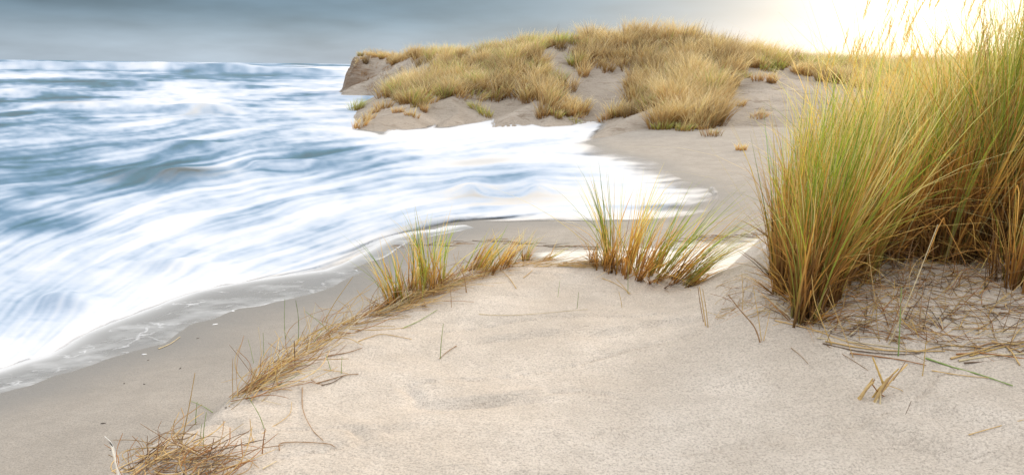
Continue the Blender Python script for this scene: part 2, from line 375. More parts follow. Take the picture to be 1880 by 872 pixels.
def film_mat():
    m, nt, o = mat('thin_swash'); q = NT(nt)
    w = q.attr('edge').outputs['Fac']
    P = q.mapping((1, 1.5, 1), (0, 0, -.5)); vo = q.n('ShaderNodeTexVoronoi', feature='DISTANCE_TO_EDGE'); 
    wv = q.n('ShaderNodeTexNoise'); q.l(P, wv.inputs[0]); wv.inputs['Scale'].default_value = 2.2; wv.inputs['Detail'].default_value = 5
    mx = q.n('ShaderNodeMix', data_type='VECTOR'); mx.inputs[0].default_value = .45; q.l(P, mx.inputs[4]); q.l(wv.outputs['Color'], mx.inputs[5]); q.l(mx.outputs[1], vo.inputs[0]); vo.inputs['Scale'].default_value = 3.4
    lace = q.ramp(vo.outputs['Distance'], [(.0, 1.0), (.05, 0.0)])
    brk = q.ramp(q.noise(P, 1.9, 4, .6), [(.46, 0.0), (.6, 1.0)])
    f1 = q.math('MULTIPLY', lace, brk)
    soft = q.ramp(q.noise(q.mapping((.9, 1.8, 1), (0, 0, -.65)), 1.7, 6, .6), [(.44, 0.0), (.78, .8)])
    foam = q.math('MAXIMUM', q.math('MULTIPLY', f1, .75), q.math('MAXIMUM', q.math('MULTIPLY', soft, .9), w), clamp=True)
    c = q.mix(foam, (.33, .325, .315), (.62, .63, .65))
    b = principled(q, o, c, q.math('MULTIPLY_ADD', foam, .5, .22), bump(q, foam, .4, .01), .4)
    t = q.n('ShaderNodeBsdfTransparent'); ms = q.n('ShaderNodeMixShader')
    q.put(ms.inputs[0], q.math('MULTIPLY_ADD', foam, .45, .55, clamp=True)); q.l(t.outputs[0], ms.inputs[1]); q.l(b.outputs[0], ms.inputs[2]); q.l(ms.outputs[0], o.inputs[0])
    return m
M_FILM = film_mat()
def pool_mat():
    m, nt, o = mat('cream_foam'); q = NT(nt)
    f = q.noise(q.mapping((1, 4, 1)), 4, 5, .65)
    c = q.ramp(f, [(.3, (.46, .42, .36)), (.48, (.61, .58, .52)), (.7, (.64, .62, .57))])
    b = principled(q, o, c, .7, bump(q, f, .4, .02), .15)
    t = q.n('ShaderNodeBsdfTransparent'); ms = q.n('ShaderNodeMixShader'); q.put(ms.inputs[0], q.attr('cover').outputs['Fac']); q.l(t.outputs[0], ms.inputs[1]); q.l(b.outputs[0], ms.inputs[2]); q.l(ms.outputs[0], o.inputs[0]); return m
M_POOL = pool_mat()

def grass_mat(name, trans=0.4, rough=0.6):
    m, nt, o = mat(name); q = NT(nt)
    c = q.attr('tint').outputs['Color']
    d = q.n('ShaderNodeBsdfPrincipled'); q.l(c, d.inputs['Base Color']); d.inputs['Roughness'].default_value = rough; d.inputs['Specular IOR Level'].default_value = .25
    t = q.n('ShaderNodeBsdfTranslucent'); q.l(q.mix(.35, c, (1.0, .82, .35), 'OVERLAY'), t.inputs[0])
    ms = q.n('ShaderNodeMixShader'); ms.inputs[0].default_value = trans
    q.l(d.outputs[0], ms.inputs[1]); q.l(t.outputs[0], ms.inputs[2]); q.l(ms.outputs[0], o.inputs[0])
    return m
M_GRASS = grass_mat('marram_blade', .45); M_STEM = grass_mat('dry_stem', .1, .75)
def plain(name, col, rough=.8):
    m, nt, o = mat(name); q = NT(nt); n = q.noise(q.mapping(), 90, 3)
    principled(q, o, q.mix(n, tuple(v*.75 for v in col), tuple(min(1, v*1.2) for v in col)), rough); return m

# ------------------------------------------------------------------ objects
def tag(o, label=None, cat=None, group=None, kind=None):
    if label: o['label'] = label
    if cat: o['category'] = cat
    if group: o['group'] = group
    if kind: o['kind'] = kind
    return o
def mesh_obj(name, V, Fc, m, parent=None, smooth=True, attrs=None, col=None):
    me = bpy.data.meshes.new(name)
    V = np.ascontiguousarray(V, np.float32); Fc = np.ascontiguousarray(Fc, np.int32); k = Fc.shape[1]
    me.vertices.add(len(V)); me.vertices.foreach_set('co', V.ravel())
    me.loops.add(Fc.size); me.loops.foreach_set('vertex_index', Fc.ravel())
    me.polygons.add(len(Fc)); me.polygons.foreach_set('loop_start', np.arange(0, Fc.size, k, dtype=np.int32))
    me.update(calc_edges=True)
    if smooth: me.polygons.foreach_set('use_smooth', np.ones(len(Fc), bool))
    for an, av in (attrs or {}).items():
        a = me.attributes.new(an, 'FLOAT', 'POINT'); a.data.foreach_set('value', np.ascontiguousarray(av, np.float32).ravel())
    if col is not None:
        a = me.attributes.new('tint', 'FLOAT_COLOR', 'POINT'); c4 = np.ones((len(V), 4), np.float32); c4[:, :3] = col
        a.data.foreach_set('color', c4.ravel())
    me.materials.append(m)
    o = bpy.data.objects.new(name, me); COL.objects.link(o)
    if parent is not None: o.parent = parent
    return o
def grid_faces(nx, ny, keep=None):
    i, j = np.meshgrid(np.arange(nx-1), np.arange(ny-1), indexing='ij'); a = (i*ny+j).ravel()
    Fc = np.stack([a, a+ny, a+ny+1, a+1], 1)
    if keep is not None: Fc = Fc[keep.ravel()[Fc].any(1)]
    return Fc
def compact(V, Fc, *arrs):
    u, inv = np.unique(Fc, return_inverse=True)
    return (V[u], inv.reshape(Fc.shape)) + tuple(a[u] for a in arrs)
def empty(name, loc, label, cat, group=None):
    o = bpy.data.objects.new(name, None); COL.objects.link(o); o.location = tuple(float(v) for v in loc); o.empty_display_size = .1
    return tag(o, label, cat, group)

# ground sheets
xs = np.concatenate([-np.geomspace(3000, 60.5, 14), np.arange(-60, -14, 1.0), np.arange(-14, 14, .12), np.arange(14, 60, 1.0), np.geomspace(60.5, 3000, 14)])
ys = np.concatenate([-np.geomspace(600, 7, 8), np.arange(-6, 3, .5), np.arange(3, 14, .08), np.arange(14, 44, .3), np.geomspace(44.5, 6000, 40)])
gx, gy = np.meshgrid(xs, ys, indexing='ij'); z = beach_z(gx, gy)
sdw = sdist(sea_poly, np.clip(gx, -60, 60), np.clip(gy, -10, 90)); sdf = sdist(film_poly, np.clip(gx, -60, 60), np.clip(gy, -10, 90))
dry = -np.maximum(sdw, sdf) + .25*fbm(gx*.6, gy*1.2, 3, 8)
wet = (1 - sstep(.05, 1.0, dry))*.6 + .4*(1-sstep(.3, 3.0, dry))*sstep(2, -2, gx)
o = mesh_obj('beach', np.stack([gx, gy, z], -1).reshape(-1, 3), grid_faces(len(xs), len(ys)), M_BEACH, attrs={'wet': wet}); tag(o, 'wide flat grey beach of damp sand between sea and dunes', kind='structure')

X = np.concatenate([np.arange(-4.2, 4.4, .022), np.arange(4.4, 12, .08), np.arange(12.2, 22, .8)]); Y = np.concatenate([np.arange(-6, 1.7, .2), np.arange(1.7, 6.6, .022), np.arange(6.6, 18, .1)])
gx, gy = np.meshgrid(X, Y, indexing='ij'); z = near_z(gx, gy); bz = beach_z(gx, gy)
V = np.stack([gx, gy, z], -1).reshape(-1, 3); Fc = grid_faces(len(X), len(Y), (z > bz-.08)); V, Fc = compact(V, Fc)
o = mesh_obj('foreground_dune', V, Fc, M_NEAR); tag(o, 'pale dry sand of the near dune top in the foreground', kind='structure')

X = np.arange(-22, 36, .12); Y = np.concatenate([np.arange(22, 29, .3), np.arange(29, 36, .08), np.arange(36, 91, .18)])
gx, gy = np.meshgrid(X, Y, indexing='ij'); z = far_z(gx, gy); bz = beach_z(gx, gy)
gzx, gzy = np.gradient(z, X, Y); steep = sstep(.55, 1.1, np.hypot(gzx, gzy))*sstep(.2, .8, z); cliff = np.clip(steep, 0, 1)*(1-sstep(-15.0, -11.0, gx))
V = np.stack([gx, gy, z], -1).reshape(-1, 3); Fc = grid_faces(len(X), len(Y), (z > bz-.15) & (z > -.4)); V, Fc, cliff = compact(V, Fc, cliff.ravel())
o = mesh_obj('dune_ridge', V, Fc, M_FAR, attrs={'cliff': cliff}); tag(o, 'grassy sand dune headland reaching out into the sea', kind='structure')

# ------------------------------------------------------------------ the sea
K = F
A0, A1, B0, B1 = -1500, 1000, 0, 760                    # a = K x/y, b = K H/y : a chart of the water plane
Aa = np.arange(A0, A1, 2.0); Bb = np.arange(B0, B1, 2.0)
ga, gb = np.meshgrid(Aa, Bb, indexing='ij')
def ab(px, py):
    p = atz(np.asarray(px, float), np.asarray(py, float), 0.0); return K*p[..., 0]/p[..., 1], K*H/p[..., 1]
flow = [(0,150,200,152),(300,140,500,140),(0,230,150,222),(200,210,300,222),(450,180,620,176),(0,300,150,285),(180,300,300,262),(300,262,380,250),(380,262,470,240),(500,260,640,248),(640,290,800,262),
        (0,400,160,362),(160,380,320,330),(320,330,480,318),(450,350,600,305),(600,340,760,300),(0,520,120,450),(100,480,260,400),(250,460,420,390),(420,430,600,370),(600,420,760,370),(700,330,820,320),
        (0,640,80,520),(60,610,180,520),(180,560,300,480),(260,540,420,470),(420,500,600,450),(800,300,1000,290),(820,380,980,372),(900,250,1080,238),(1000,300,1200,320),(1050,350,1250,360),(850,270,900,260),(330,215,420,208),(1150,380,1290,372)]
fc = np.array([[(a+c)/2, (b+d)/2, a, b, c, d] for a, b, c, d in flow], float)
a0, b0 = ab(fc[:, 2], fc[:, 3]); a1, b1 = ab(fc[:, 4], fc[:, 5]); am, bm = (a0+a1)/2, (b0+b1)/2
dl = np.hypot(a1-a0, b1-b0); fu, fv = (a1-a0)/dl, (b1-b0)/dl
ws = 0; U = 0; Vv = 0
for i in range(len(am)):
    w = np.exp(-((ga-am[i])**2/110**2 + (gb-bm[i])**2/55**2)) + 1e-4/(1+((ga-am[i])**2+(gb-bm[i])**2*4)/1e4)
    ws = ws+w; U = U+w*fu[i]; Vv = Vv+w*fv[i]
U /= ws; Vv /= ws
Vv = Vv + .16*fbm(ga/90, gb/40, 2, 51)*sstep(20, 120, gb)
# a curl where the backwash folds over itself
for px, py, r, s in [(380,205,70,.3),(865,345,34,.9),(985,345,34,.8),(470,300,90,.35),(330,320,80,.3)]:
    ca, cb = ab(px, py); du, dv = ga-ca, (gb-cb)*1.6; g = np.exp(-(du*du+dv*dv)/r**2)*s
    rr = np.sqrt(du*du+dv*dv)+1; U = U - g*dv/rr; Vv = Vv + g*du/rr*.8
Vv = np.clip(Vv, -.85*np.abs(U)-.05, .85*np.abs(U)+.05)
n_ = np.hypot(U, Vv)+1e-6; U /= n_; Vv /= n_
def samp(Z, a, b):
    u = np.clip((a-A0)/2, 0, Z.shape[0]-1.001); v = np.clip((b-B0)/2, 0, Z.shape[1]-1.001)
    i = u.astype(np.int32); j = v.astype(np.int32); u = u-i; v = v-j
    return (Z[i, j]*(1-u)+Z[i+1, j]*u)*(1-v) + (Z[i, j+1]*(1-u)+Z[i+1, j+1]*u)*v
rng = np.random.default_rng(7)
sq = np.clip(gb/90, .25, 1)                                # streaks get finer towards the horizon
n1 = fbm(ga/26, gb/9, 2, 61); n2 = fbm(ga/9, gb/3.6, 2, 62); n3 = fbm(ga/80, gb/26, 2, 63)
def lic(Z, steps, step):
    acc = Z.copy(); cnt = 1
    for sg in (1, -1):
        a, b = ga.copy(), gb.copy()
        for k in range(steps):
            u = samp(U, a, b); v = samp(Vv, a, b); a = a+sg*u*step; b = b+sg*v*step*np.clip(sq+.3, 0, 1)
            acc += samp(Z, a, b); cnt += 1
    return acc/cnt
L1 = lic(n1, 18, 6.0); L2 = lic(n2, 16, 4.5); L3 = lic(n3, 12, 10.0)
st = L1/L1.std()*.45 + L2/L2.std()*.62 + L3/L3.std()*.4
wpt = [(0,128,.50),(60,124,.80),(200,122,.9),(330,124,.8),(450,124,.8),(560,128,.85),(0,145,.75),(100,137,.8),(200,140,.75),(0,151,.15),(100,155,.25),(200,158,.12),(300,156,.2),(350,152,.35),(450,150,.55),(550,150,.8),(600,140,.85),
       (20,165,.95),(60,165,.8),(100,178,.45),(0,180,.35),(180,188,.4),(200,200,.75),(250,190,.7),(0,205,.25),(80,205,.35),(350,170,.6),(430,170,.5),(500,170,.75),(590,165,.85),(370,188,.95),(350,192,.9),(400,192,.8),(450,205,.55),(500,180,.6),(600,200,.85),(300,200,.6),
       (0,240,.45),(100,245,.5),(200,235,.5),(300,240,.6),(400,240,.75),(500,230,.72),(450,262,.7),(620,240,.9),(350,268,.35),(430,285,.55),(100,275,.5),(200,280,.6),(280,275,.55),(0,290,.4),
       (0,330,.35),(100,320,.35),(200,330,.22),(280,322,.2),(350,322,.25),(400,310,.35),(150,350,.3),(250,355,.5),(420,345,.8),(500,298,.2),(560,298,.15),(640,300,.3),(680,302,.5),(560,320,.9),(500,330,.85),(650,325,.85),
       (700,270,.92),(800,260,.97),(900,250,1.0),(1050,240,1.0),(800,310,.85),(760,330,.8),(850,290,.9),(1000,290,.98),(1150,310,1.0),(1250,350,1.0),
       (0,380,.5),(100,390,.65),(60,412,.15),(120,410,.3),(0,410,.3),(200,380,.8),(300,400,.9),(420,390,.8),(430,380,.65),(550,370,.9),(600,400,.9),(700,380,.85),(560,440,.6),(600,435,.45),(500,420,.85),(660,430,.75),
       (0,450,.7),(100,450,.85),(200,440,.85),(100,500,.88),(0,480,.8),(300,480,.65),(340,480,.55),(360,450,.95),(250,500,.8),(200,530,.9),(370,500,.98),(420,490,.9),(450,460,.6),
       (30,540,.65),(50,570,.35),(90,560,.6),(0,600,.6),(40,610,.75),(150,545,.55),(170,560,.75),(100,600,.98),(80,640,1.0),(0,660,1.0),(200,575,.97),(300,545,.95),(0,560,.7),(150,590,1.0),(30,650,1.0),
       (500,480,.8),(560,480,.7),(600,480,.65),(650,460,.55),(700,430,.55),(740,415,.7),(860,345,.72),(880,352,.6),(850,365,.8),(930,345,.82),(985,345,.72),(870,318,.88),(960,315,.92),(930,380,.85),(850,395,.9),(1000,395,1.0),(1100,390,1.0),(800,345,.8),(760,390,.85),(820,410,.9),(1050,350,.95)]
wp = np.array(wpt, float); wa, wb = ab(wp[:, 0], wp[:, 1])
ws = np.full(ga.shape, 1e-9); wv = ws*.7
for i in range(len(wa)):
    sy = np.clip(wb[i]*.16, 3.5, 24); sx = np.clip(wb[i]*.5, 50, 60)
    w = np.exp(-((ga-wa[i])**2/sx**2 + (gb-wb[i])**2/sy**2)/1.1) + 1e-5/(1+((ga-wa[i])**2+(gb-wb[i])**2*6)/4e3)
    ws = ws+w; wv = wv+w*wp[i, 2]
base = wv/ws
# follow the flow too, so dark and white patches are drawn out
base = lic(base, 5, 5.0)
base = base + .32*(1-base)*sstep(120, 230, gb)*sstep(.3, .6, base) + .05*(1-sstep(120, 200, gb))
foamZ = base*.86 + .02 + .07*sstep(.8, 1, base) + .17*st*(1.0-.25*sstep(.85, 1.0, base))*(1-.35*sstep(230, 420, gb))
ca, cb = ab(368, 196); foamZ = foamZ + .45*np.exp(-((ga-ca)**2/34**2+(gb-cb)**2/7**2))
foamZ = foamZ - .10*sstep(.1, .7, fbm(ga/60, gb/16, 3, 88)*(1-sstep(.9, 1, base)))
crisp = lic(fbm(ga/12, gb/3.2, 3, 81), 2, 3.0)*1.5; foamZ = foamZ + .12*crisp*np.exp(-((gb-70)/50)**2) - .35*np.exp(-((gb-5)/2.6)**2)*sstep(200, -300, ga)
# white lip along the swash front comes from distance to the edge below
dark_arcs = [(500,298,70,5,.35),(560,299,60,4,.4),(330,325,90,16,.18)]
siltZ = np.zeros(ga.shape)
for px, py, sx, sy, s in [(378,207,26,2.4,.7),(330,322,64,8,.6),(250,330,60,8,.35),(560,141,14,1.6,.9),(600,143,10,1.2,.7),(870,362,20,6,.25),(880,300,60,10,.12),(930,360,90,16,.22),(150,190,40,3,.5),(760,420,30,6,.5),(800,408,25,5,.6)]:
    ca, cb = ab(px, py); siltZ += s*np.exp(-((ga-ca)**2/(sx*1.1)**2 + (gb-cb-.12*(ga-ca)*0)**2/(sy*1.1)**2))
siltZ = np.clip(lic(siltZ, 7, 4.0)*(.75+.9*st), 0, .85)

def sea_level(x, y):
    a = K*x/np.maximum(y, .5); b = K*H/np.maximum(y, .5)
    far = sstep(14, 60, y)
    h = .03*fbm(x*.9, y*1.3, 3, 90)*(1-far) + far*.12*fbm(x*.16, y*.5, 4, 91) + sstep(60, 130, y)*.5*fbm(x*.02, y*.09, 3, 92)
    def bump_at(px, py, sx, sy, hh):
        ca, cb = ab(px, py); return hh*np.exp(-((a-ca)**2/sx**2 + (b-cb)**2/sy**2))
    # breakers: px, py on the water plane, half widths, height in metres
    for v in [(370,203,75,3.8,.42),(60,172,70,3.5,.5),(310,158,190,2.2,.45),(90,136,260,2.0,1.0),(300,322,130,11,.14),(560,303,90,5,.16),(200,196,120,3.5,.3),(865,352,26,12,.04),(985,352,26,12,.035),(620,146,60,2,.2),
              (330,490,60,12,.10),(130,560,60,16,.12),(350,270,70,6,.2)]:
        h = h + bump_at(*v)
    rid = np.exp(-((y-165-20*vnoise(x*.01, x*0, 3))/14)**2)*(1.5+1.3*fbm(x*.035, x*0, 4, 93))*sstep(-15, -60, x)*1.4
    rid2 = np.exp(-((y-260)/25)**2)*(1.2+1.2*fbm(x*.015, x*0+4, 3, 94))*sstep(20, -60, x)
    return h + rid + rid2*1.2
rows = []
y = 3.0
while y < 8500:
    rows.append(y); y += min(y*y*.00062, y*.02, .17 if 25 < y < 37 else 9) if y < 400 else y*.06
Yr = np.array(rows); Ac = np.linspace(-1500, 560, 860)
gA, gY = np.meshgrid(Ac, Yr, indexing='ij'); gX = gA*gY/K; gB = K*H/gY
sd = sdist(sea_poly, gX, gY)
scale = np.clip(gY*.012, .03, .6)
sd = sd + scale*(.9*fbm(gX/np.clip(gY*.06, .3, 3), gY/np.clip(gY*.1, .5, 5), 3, 99))*(1-sstep(200, 400, gY))
foam = samp(foamZ, gA, gB); silt = samp(siltZ, gA, gB)
foam = np.where(gY > 250, .42+.35*fbm(gX*.01, gY*.02, 3, 3), foam)
foam = foam + .55*fbm(gA/42, gB/1.7, 3, 201)*np.exp(-(gB/32)**2) + .30*fbm(gA/26, gB/2.6, 3, 202)*np.exp(-((gB-55)/45)**2) + .12*fbm(gA/14, gB/3.2, 3, 203)*np.exp(-((gB-120)/70)**2)
foam = foam - .5*sstep(.15, .5, fbm(gA/160, gB/2.2, 2, 204))*np.exp(-(gB/26)**2)*sstep(100, -500, gA)
lip = np.exp(-(np.maximum(sd, 0)/np.clip(gY*.035, .12, 2))**2)*(1-sstep(60, 100, gY))
lipk = np.where(gA > ab(700, 440)[0], 1.0, .9)
foam = np.clip(foam + lip*.16*lipk, 0, 1)
# the sheet of water runs out thin over the sand along its southern and eastern margin
strk = samp(st, gA, gB); ta, tb = ab(700, 440)
thin = np.exp(-np.maximum(sd, 0)/np.clip(gY*.045, .2, 1.6))*sstep(ab(430, 530)[0], ab(640, 470)[0], gA)*sstep(-1.2, 1.0, strk+.3)*(1-sstep(26, 30, gY))*.85
thin = np.clip(thin*.8 + .4*np.clip(strk, 0, 1)*np.exp(-((gA-ab(930, 350)[0])**2/140**2+(gB-ab(930, 350)[1])**2/50**2)), 0, .85)
south = sstep(ab(430, 530)[0], ab(720, 450)[0], gA)
cw = np.clip(gY*.012, .05, .32)*(1+4.2*south*(1-sstep(20, 28, gY)))
cover = np.clip(sstep(-.2, 1.0, sd/cw + .35*strk), 0, 1); cover = np.where(gY > 38, 1, cover)
lev = sea_level(gX, gY)*sstep(0, 1, sd/np.clip(gY*.12, .5, 6))
gnd = np.where(gY < 48, beach_z(gX, gY), -3); gnd = np.maximum(gnd, np.where((gY > 22.1) & (gY < 91.9) & (gX > -23.9), GF(gX, gY), -9))
edge_z = np.minimum(gnd, .25) + np.clip(sd*.2, -.1, .014)
z = np.where(sd < .08, edge_z, np.maximum(WET-.03+lev, np.where(gY < 37, np.minimum(gnd, .04)+.014, -9)))
z = np.where(gY > 38, WET-.03+lev, z)
keep = (sd > -.25)
V = np.stack([gX, gY, z], -1).reshape(-1, 3); Fc = grid_faces(len(Ac), len(Yr), keep); V, Fc, foam, silt, thin, cover = compact(V, Fc, foam.ravel(), silt.ravel(), thin.ravel(), cover.ravel())
o = mesh_obj('sea', V, Fc, M_SEA, attrs={'foam': foam, 'silt': silt, 'thin': thin, 'cover': cover}); tag(o, 'stormy blue sea streaked with long white foam', kind='structure')

# thin film of backwash on the sand
X = np.arange(-6.2, 1.5, .035); Y = np.arange(3, 12, .035); gx, gy = np.meshgrid(X, Y, indexing='ij')
sd = sdist(film_poly, gx, gy) + .05*fbm(gx*2.5, gy*2.5, 4, 71); z = GB(gx, gy) + np.clip(sd*.1, -.05, .008)
seas = sdist(sea_poly, gx, gy); edge = np.clip(np.exp(-np.maximum(-seas, 0)/.16)*.8 + .95*np.exp(-(sd/.02)**2)*sstep(.52, .66, vnoise(gx*1.6, gy*1.6, 6)), 0, 1)
V = np.stack([gx, gy, z], -1).reshape(-1, 3); Fc = grid_faces(len(X), len(Y), (sd > -.08) & (seas < .25)); V, Fc, edge = compact(V, Fc, edge.ravel())
o = mesh_obj('swash', V, Fc, M_FILM, attrs={'edge': edge}); tag(o, 'thin clear backwash laced with foam sliding down the sand', kind='structure')

# cream foam pool behind the crest
pp = [(985,463),(1040,458),(1100,455),(1200,452),(1240,448),(1270,440),(1330,444),(1360,436),(1440,432),(1500,470),(1500,560),(1300,560),(1230,520),(1100,500),(985,480)]
pool = [tuple(p[:2]) for p in atz(*np.array(pp, float).T, .17)]
X = np.arange(-.2, 6, .035); Y = np.arange(6, 12, .035); gx, gy = np.meshgrid(X, Y, indexing='ij')
sd = sdist(pool, gx, gy) - .05 + .34*fbm(gx*1.6, gy*3.4, 5, 72); z = GB(gx, gy)+np.where(sd > -.05, .010, -.03)
V = np.stack([gx, gy, z], -1).reshape(-1, 3); Fc = grid_faces(len(X), len(Y), sd > -.06); cov = sstep(-.02, .3, sd+.1*fbm(gx*3, gy*12, 4, 73)); V, Fc, cov = compact(V, Fc, cov.ravel())
o = mesh_obj('foam_pool', V, Fc, M_POOL, attrs={'cover': cov}); tag(o, 'cream foam lying in a hollow of the beach behind the crest', kind='structure')

# ------------------------------------------------------------------ grass
rnd = np.random.default_rng(11)
def ribbon(root, h, az, lean, bend, width, c0, c1, c2, segs=4, twist=None, wob=0.0, kb=2.2):
    """arrays of blades -> vertices, quads, colours"""
    n = len(root); t = np.linspace(0, 1, segs+1)
    if twist is None: twist = rnd.uniform(0, math.pi, n)
    dx, dy = np.cos(az), np.sin(az)
    T = t[None, :]
    out = h[:, None]*(lean[:, None]*T + bend[:, None]*T**2.2)
    up = h[:, None]*(T*np.sqrt(np.clip(1-lean[:, None]**2*.6, .1, 1)) - .62*np.abs(bend[:, None])**1.3*T**2.6)
    if wob: 
        ph = rnd.uniform(0, 6.28, n)[:, None]; wv = wob*h[:, None]*np.sin(T*5+ph)*T
    else: wv = 0
    cx = root[:, None, 0]+dx[:, None]*out - dy[:, None]*wv; cy = root[:, None, 1]+dy[:, None]*out + dx[:, None]*wv; cz = root[:, None, 2]+up
    wd = width[:, None]*np.clip(1.0-T**2.0*.92, .06, 1)*.5
    sx, sy = np.cos(twist)[:, None]*wd, np.sin(twist)[:, None]*wd
    V = np.empty((n, segs+1, 2, 3)); V[:, :, 0, 0] = cx-sx; V[:, :, 0, 1] = cy-sy; V[:, :, 0, 2] = cz; V[:, :, 1, 0] = cx+sx; V[:, :, 1, 1] = cy+sy; V[:, :, 1, 2] = cz
    k0 = np.clip(1-T*kb, 0, 1)[..., None]; k2 = np.clip((T-.45)/.55, 0, 1)[..., None]; k1 = 1-k0-k2*(1-k0); k2 = 1-k0-k1
    C = c0[:, None]*k0 + c1[:, None]*k1 + c2[:, None]*k2
    C = np.repeat(C[:, :, None], 2, 2)
    b = (np.arange(n)*(segs+1)*2)[:, None] + (np.arange(segs)*2)[None]
    Fq = np.stack([b, b+1, b+3, b+2], -1).reshape(-1, 4)
    return V.reshape(-1, 3), Fq, C.reshape(-1, 3)
def join(parts):
    Vs, Fs, Cs = [], [], []; off = 0
    for v, f, c in parts: Vs.append(v); Fs.append(f+off); Cs.append(c); off += len(v)
    return np.concatenate(Vs), np.concatenate(Fs), np.concatenate(Cs)
def pick(pal, n, j=.14):
    pal = np.array(pal); c = pal[rnd.integers(0, len(pal), n)]
    return np.clip(c*(1+rnd.normal(0, j, (n, 1))), .01, .85)
BROWN = [(.19, .10, .04), (.25, .14, .055), (.14, .08, .035)]
GOLD = [(.82, .53, .13), (.85, .60, .19), (.75, .44, .10), (.85, .66, .28)]
PALE = [(.80, .64, .34), (.84, .70, .41), (.76, .58, .28)]
GREEN = [(.20, .35, .04), (.30, .44, .05), (.13, .28, .055), (.44, .50, .06)]
ORANGE = [(.64, .33, .08), (.52, .26, .07), (.70, .40, .12)]

FGOLD = [(.58, .41, .18), (.64, .47, .22), (.48, .34, .14), (.60, .42, .17), (.44, .38, .16)]
FPALE = [(.76, .64, .44), (.80, .69, .50), (.70, .56, .34)]
# --- far dune cover: tussock after tussock rooted where the headland is grassed
def far_roots(poly, spacing, xr=(-20, 34), yr=(24, 62), seed=1):
    rg = np.random.default_rng(seed)
    X, Y = np.meshgrid(np.arange(xr[0], xr[1], spacing), np.arange(yr[0], yr[1], spacing))
    X = X.ravel()+rg.uniform(-.45, .45, X.size)*spacing; Y = Y.ravel()+rg.uniform(-.45, .45, Y.size)*spacing
    Z = gz(X, Y); px, py = project(np.stack([X, Y, Z], -1))
    ok = sdist(poly, px, py) > -2
    ok &= Z > .15
    # skip what lies well behind a ridge: nothing of it is ever seen from this side
    for k in (.97, .93, .88):
        zz = H+(Z+1.3-H)*k; ok &= gz(X*k, Y*k) < zz+.1
    return np.stack([X, Y, Z], -1)[ok]
def tussocks(cent, per, R, hh, width, greens=.2, segs=3, wind=.07, base=BROWN, mid=FGOLD, tip=FPALE, spread=.34, jit=.2):
    n = len(cent); cnt = np.maximum(3, (per*rnd.uniform(.6, 1.3, n)).astype(int)); idx = np.repeat(np.arange(n), cnt); N = len(idx)
    th = rnd.uniform(0, 2*math.pi, N); rr = np.sqrt(rnd.uniform(0, 1, N))*R*rnd.uniform(.6, 1.3, n)[idx]
    x = cent[idx, 0]+np.cos(th)*rr; y = cent[idx, 1]+np.sin(th)*rr; z = gz(x, y)-.02
    hs = (hh*rnd.uniform(.5, 1.3, n)*(1+.35*fbm(cent[:, 0]*.6, cent[:, 1]*.6, 2, 19)))[idx]*rnd.uniform(.55, 1.1, N)
    wl_ = rnd.normal(wind, .12, n)[idx]; lx = np.cos(th)*rr/R*spread + wl_ + rnd.normal(0, .12, N); ly = np.sin(th)*rr/R*spread*.8 + rnd.normal(0, .12, N)
    az = np.arctan2(ly, lx); le = np.clip(np.hypot(lx, ly), 0, .95)
    tint = rnd.normal(1, jit, n)[idx][:, None]*np.ones((1, 3)); tint = np.clip(tint*1.13, .65, 1.5)
    gr = (rnd.uniform(0, 1, n)[idx]*.6+rnd.uniform(0, 1, N)*.4) < greens
    c0 = pick(base, N)*tint; c1 = pick(mid, N)*tint; c2 = pick(tip, N)*tint
    c1[gr] = pick(GREEN, gr.sum())*1.5+.03; c2[gr] = c2[gr]*.5 + c1[gr]*.5
    return ribbon(np.stack([x, y, z], -1), hs, az, le, rnd.uniform(.05, .5, N), width*rnd.uniform(.6, 1.3, N), c0, c1, c2, segs, kb=1.05)
FAR = {
 'cap': ([(648,118),(700,119),(741,118),(741,70),(648,70)], .5, 'short grass cap on the outer end of the headland above the cliff', .85, .15, (58, 84)),
 'cap2': ([(744,118),(800,120),(850,112),(850,60),(744,60)], .5, 'second grass cap on the headland just right of the outermost one', 1.0, .3, (50, 76)),
 'left': ([(703,178),(738,185),(772,199),(800,183),(841,174),(875,189),(930,192),(975,182),(980,212),(1006,215),(1073,211),(1046,170),(1018,140),(990,120),(982,100),(965,70),(900,75),(880,106),(848,124),(790,142),(740,158),(715,170)], .36,
          'dense golden grass slope left of the bare sand valley', 1.0, .2, (29, 56)),
 'tuft_ridge': ([(960,100),(1006,100),(1010,88),(1065,90),(1062,102),(1042,104),(1042,125),(1062,122),(1062,60),(960,60)], .42, 'greenish tufts on the skyline above the sand valley', .9, .5, (40, 50)),
 'main': ([(1052,140),(1092,135),(1132,131),(1152,143),(1200,152),(1260,140),(1341,133),(1400,124),(1400,30),(1062,30),(1062,100)], .36, 'tall golden grass crowning the highest part of the far dune', 1.15, .1, (32, 50)),
 'front': ([(1116,222),(1142,215),(1172,206),(1200,217),(1196,238),(1258,241),(1318,232),(1343,206),(1340,158),(1300,135),(1200,140),(1160,160),(1162,196),(1132,212)], .36, 'grass mound in front of the far dune, right of the sand valley', 1.1, .18, (27, 42)),
 'right': ([(1381,130),(1440,128),(1480,142),(1560,160),(1900,190),(1900,60),(1381,70)], .42, 'greener grass along the ridge towards the bright sky', 1.0, .35, (30, 56)),
}
for key, (poly, sp, lab, hh, gr, yr) in FAR.items():
    c = far_roots(poly, sp*2.1, yr=yr, seed=len(key)+3)
    big = fbm(c[:, 0]*.35, c[:, 1]*.35, 3, 15)
    c = c[(big > -.55)]
    V, Fq, Cc = tussocks(c, 112, .42, hh*1.12, .03, gr, jit=.26)
    o = mesh_obj('dune_grass', V, Fq, M_GRASS, col=Cc, smooth=False); tag(o, lab, kind='stuff')
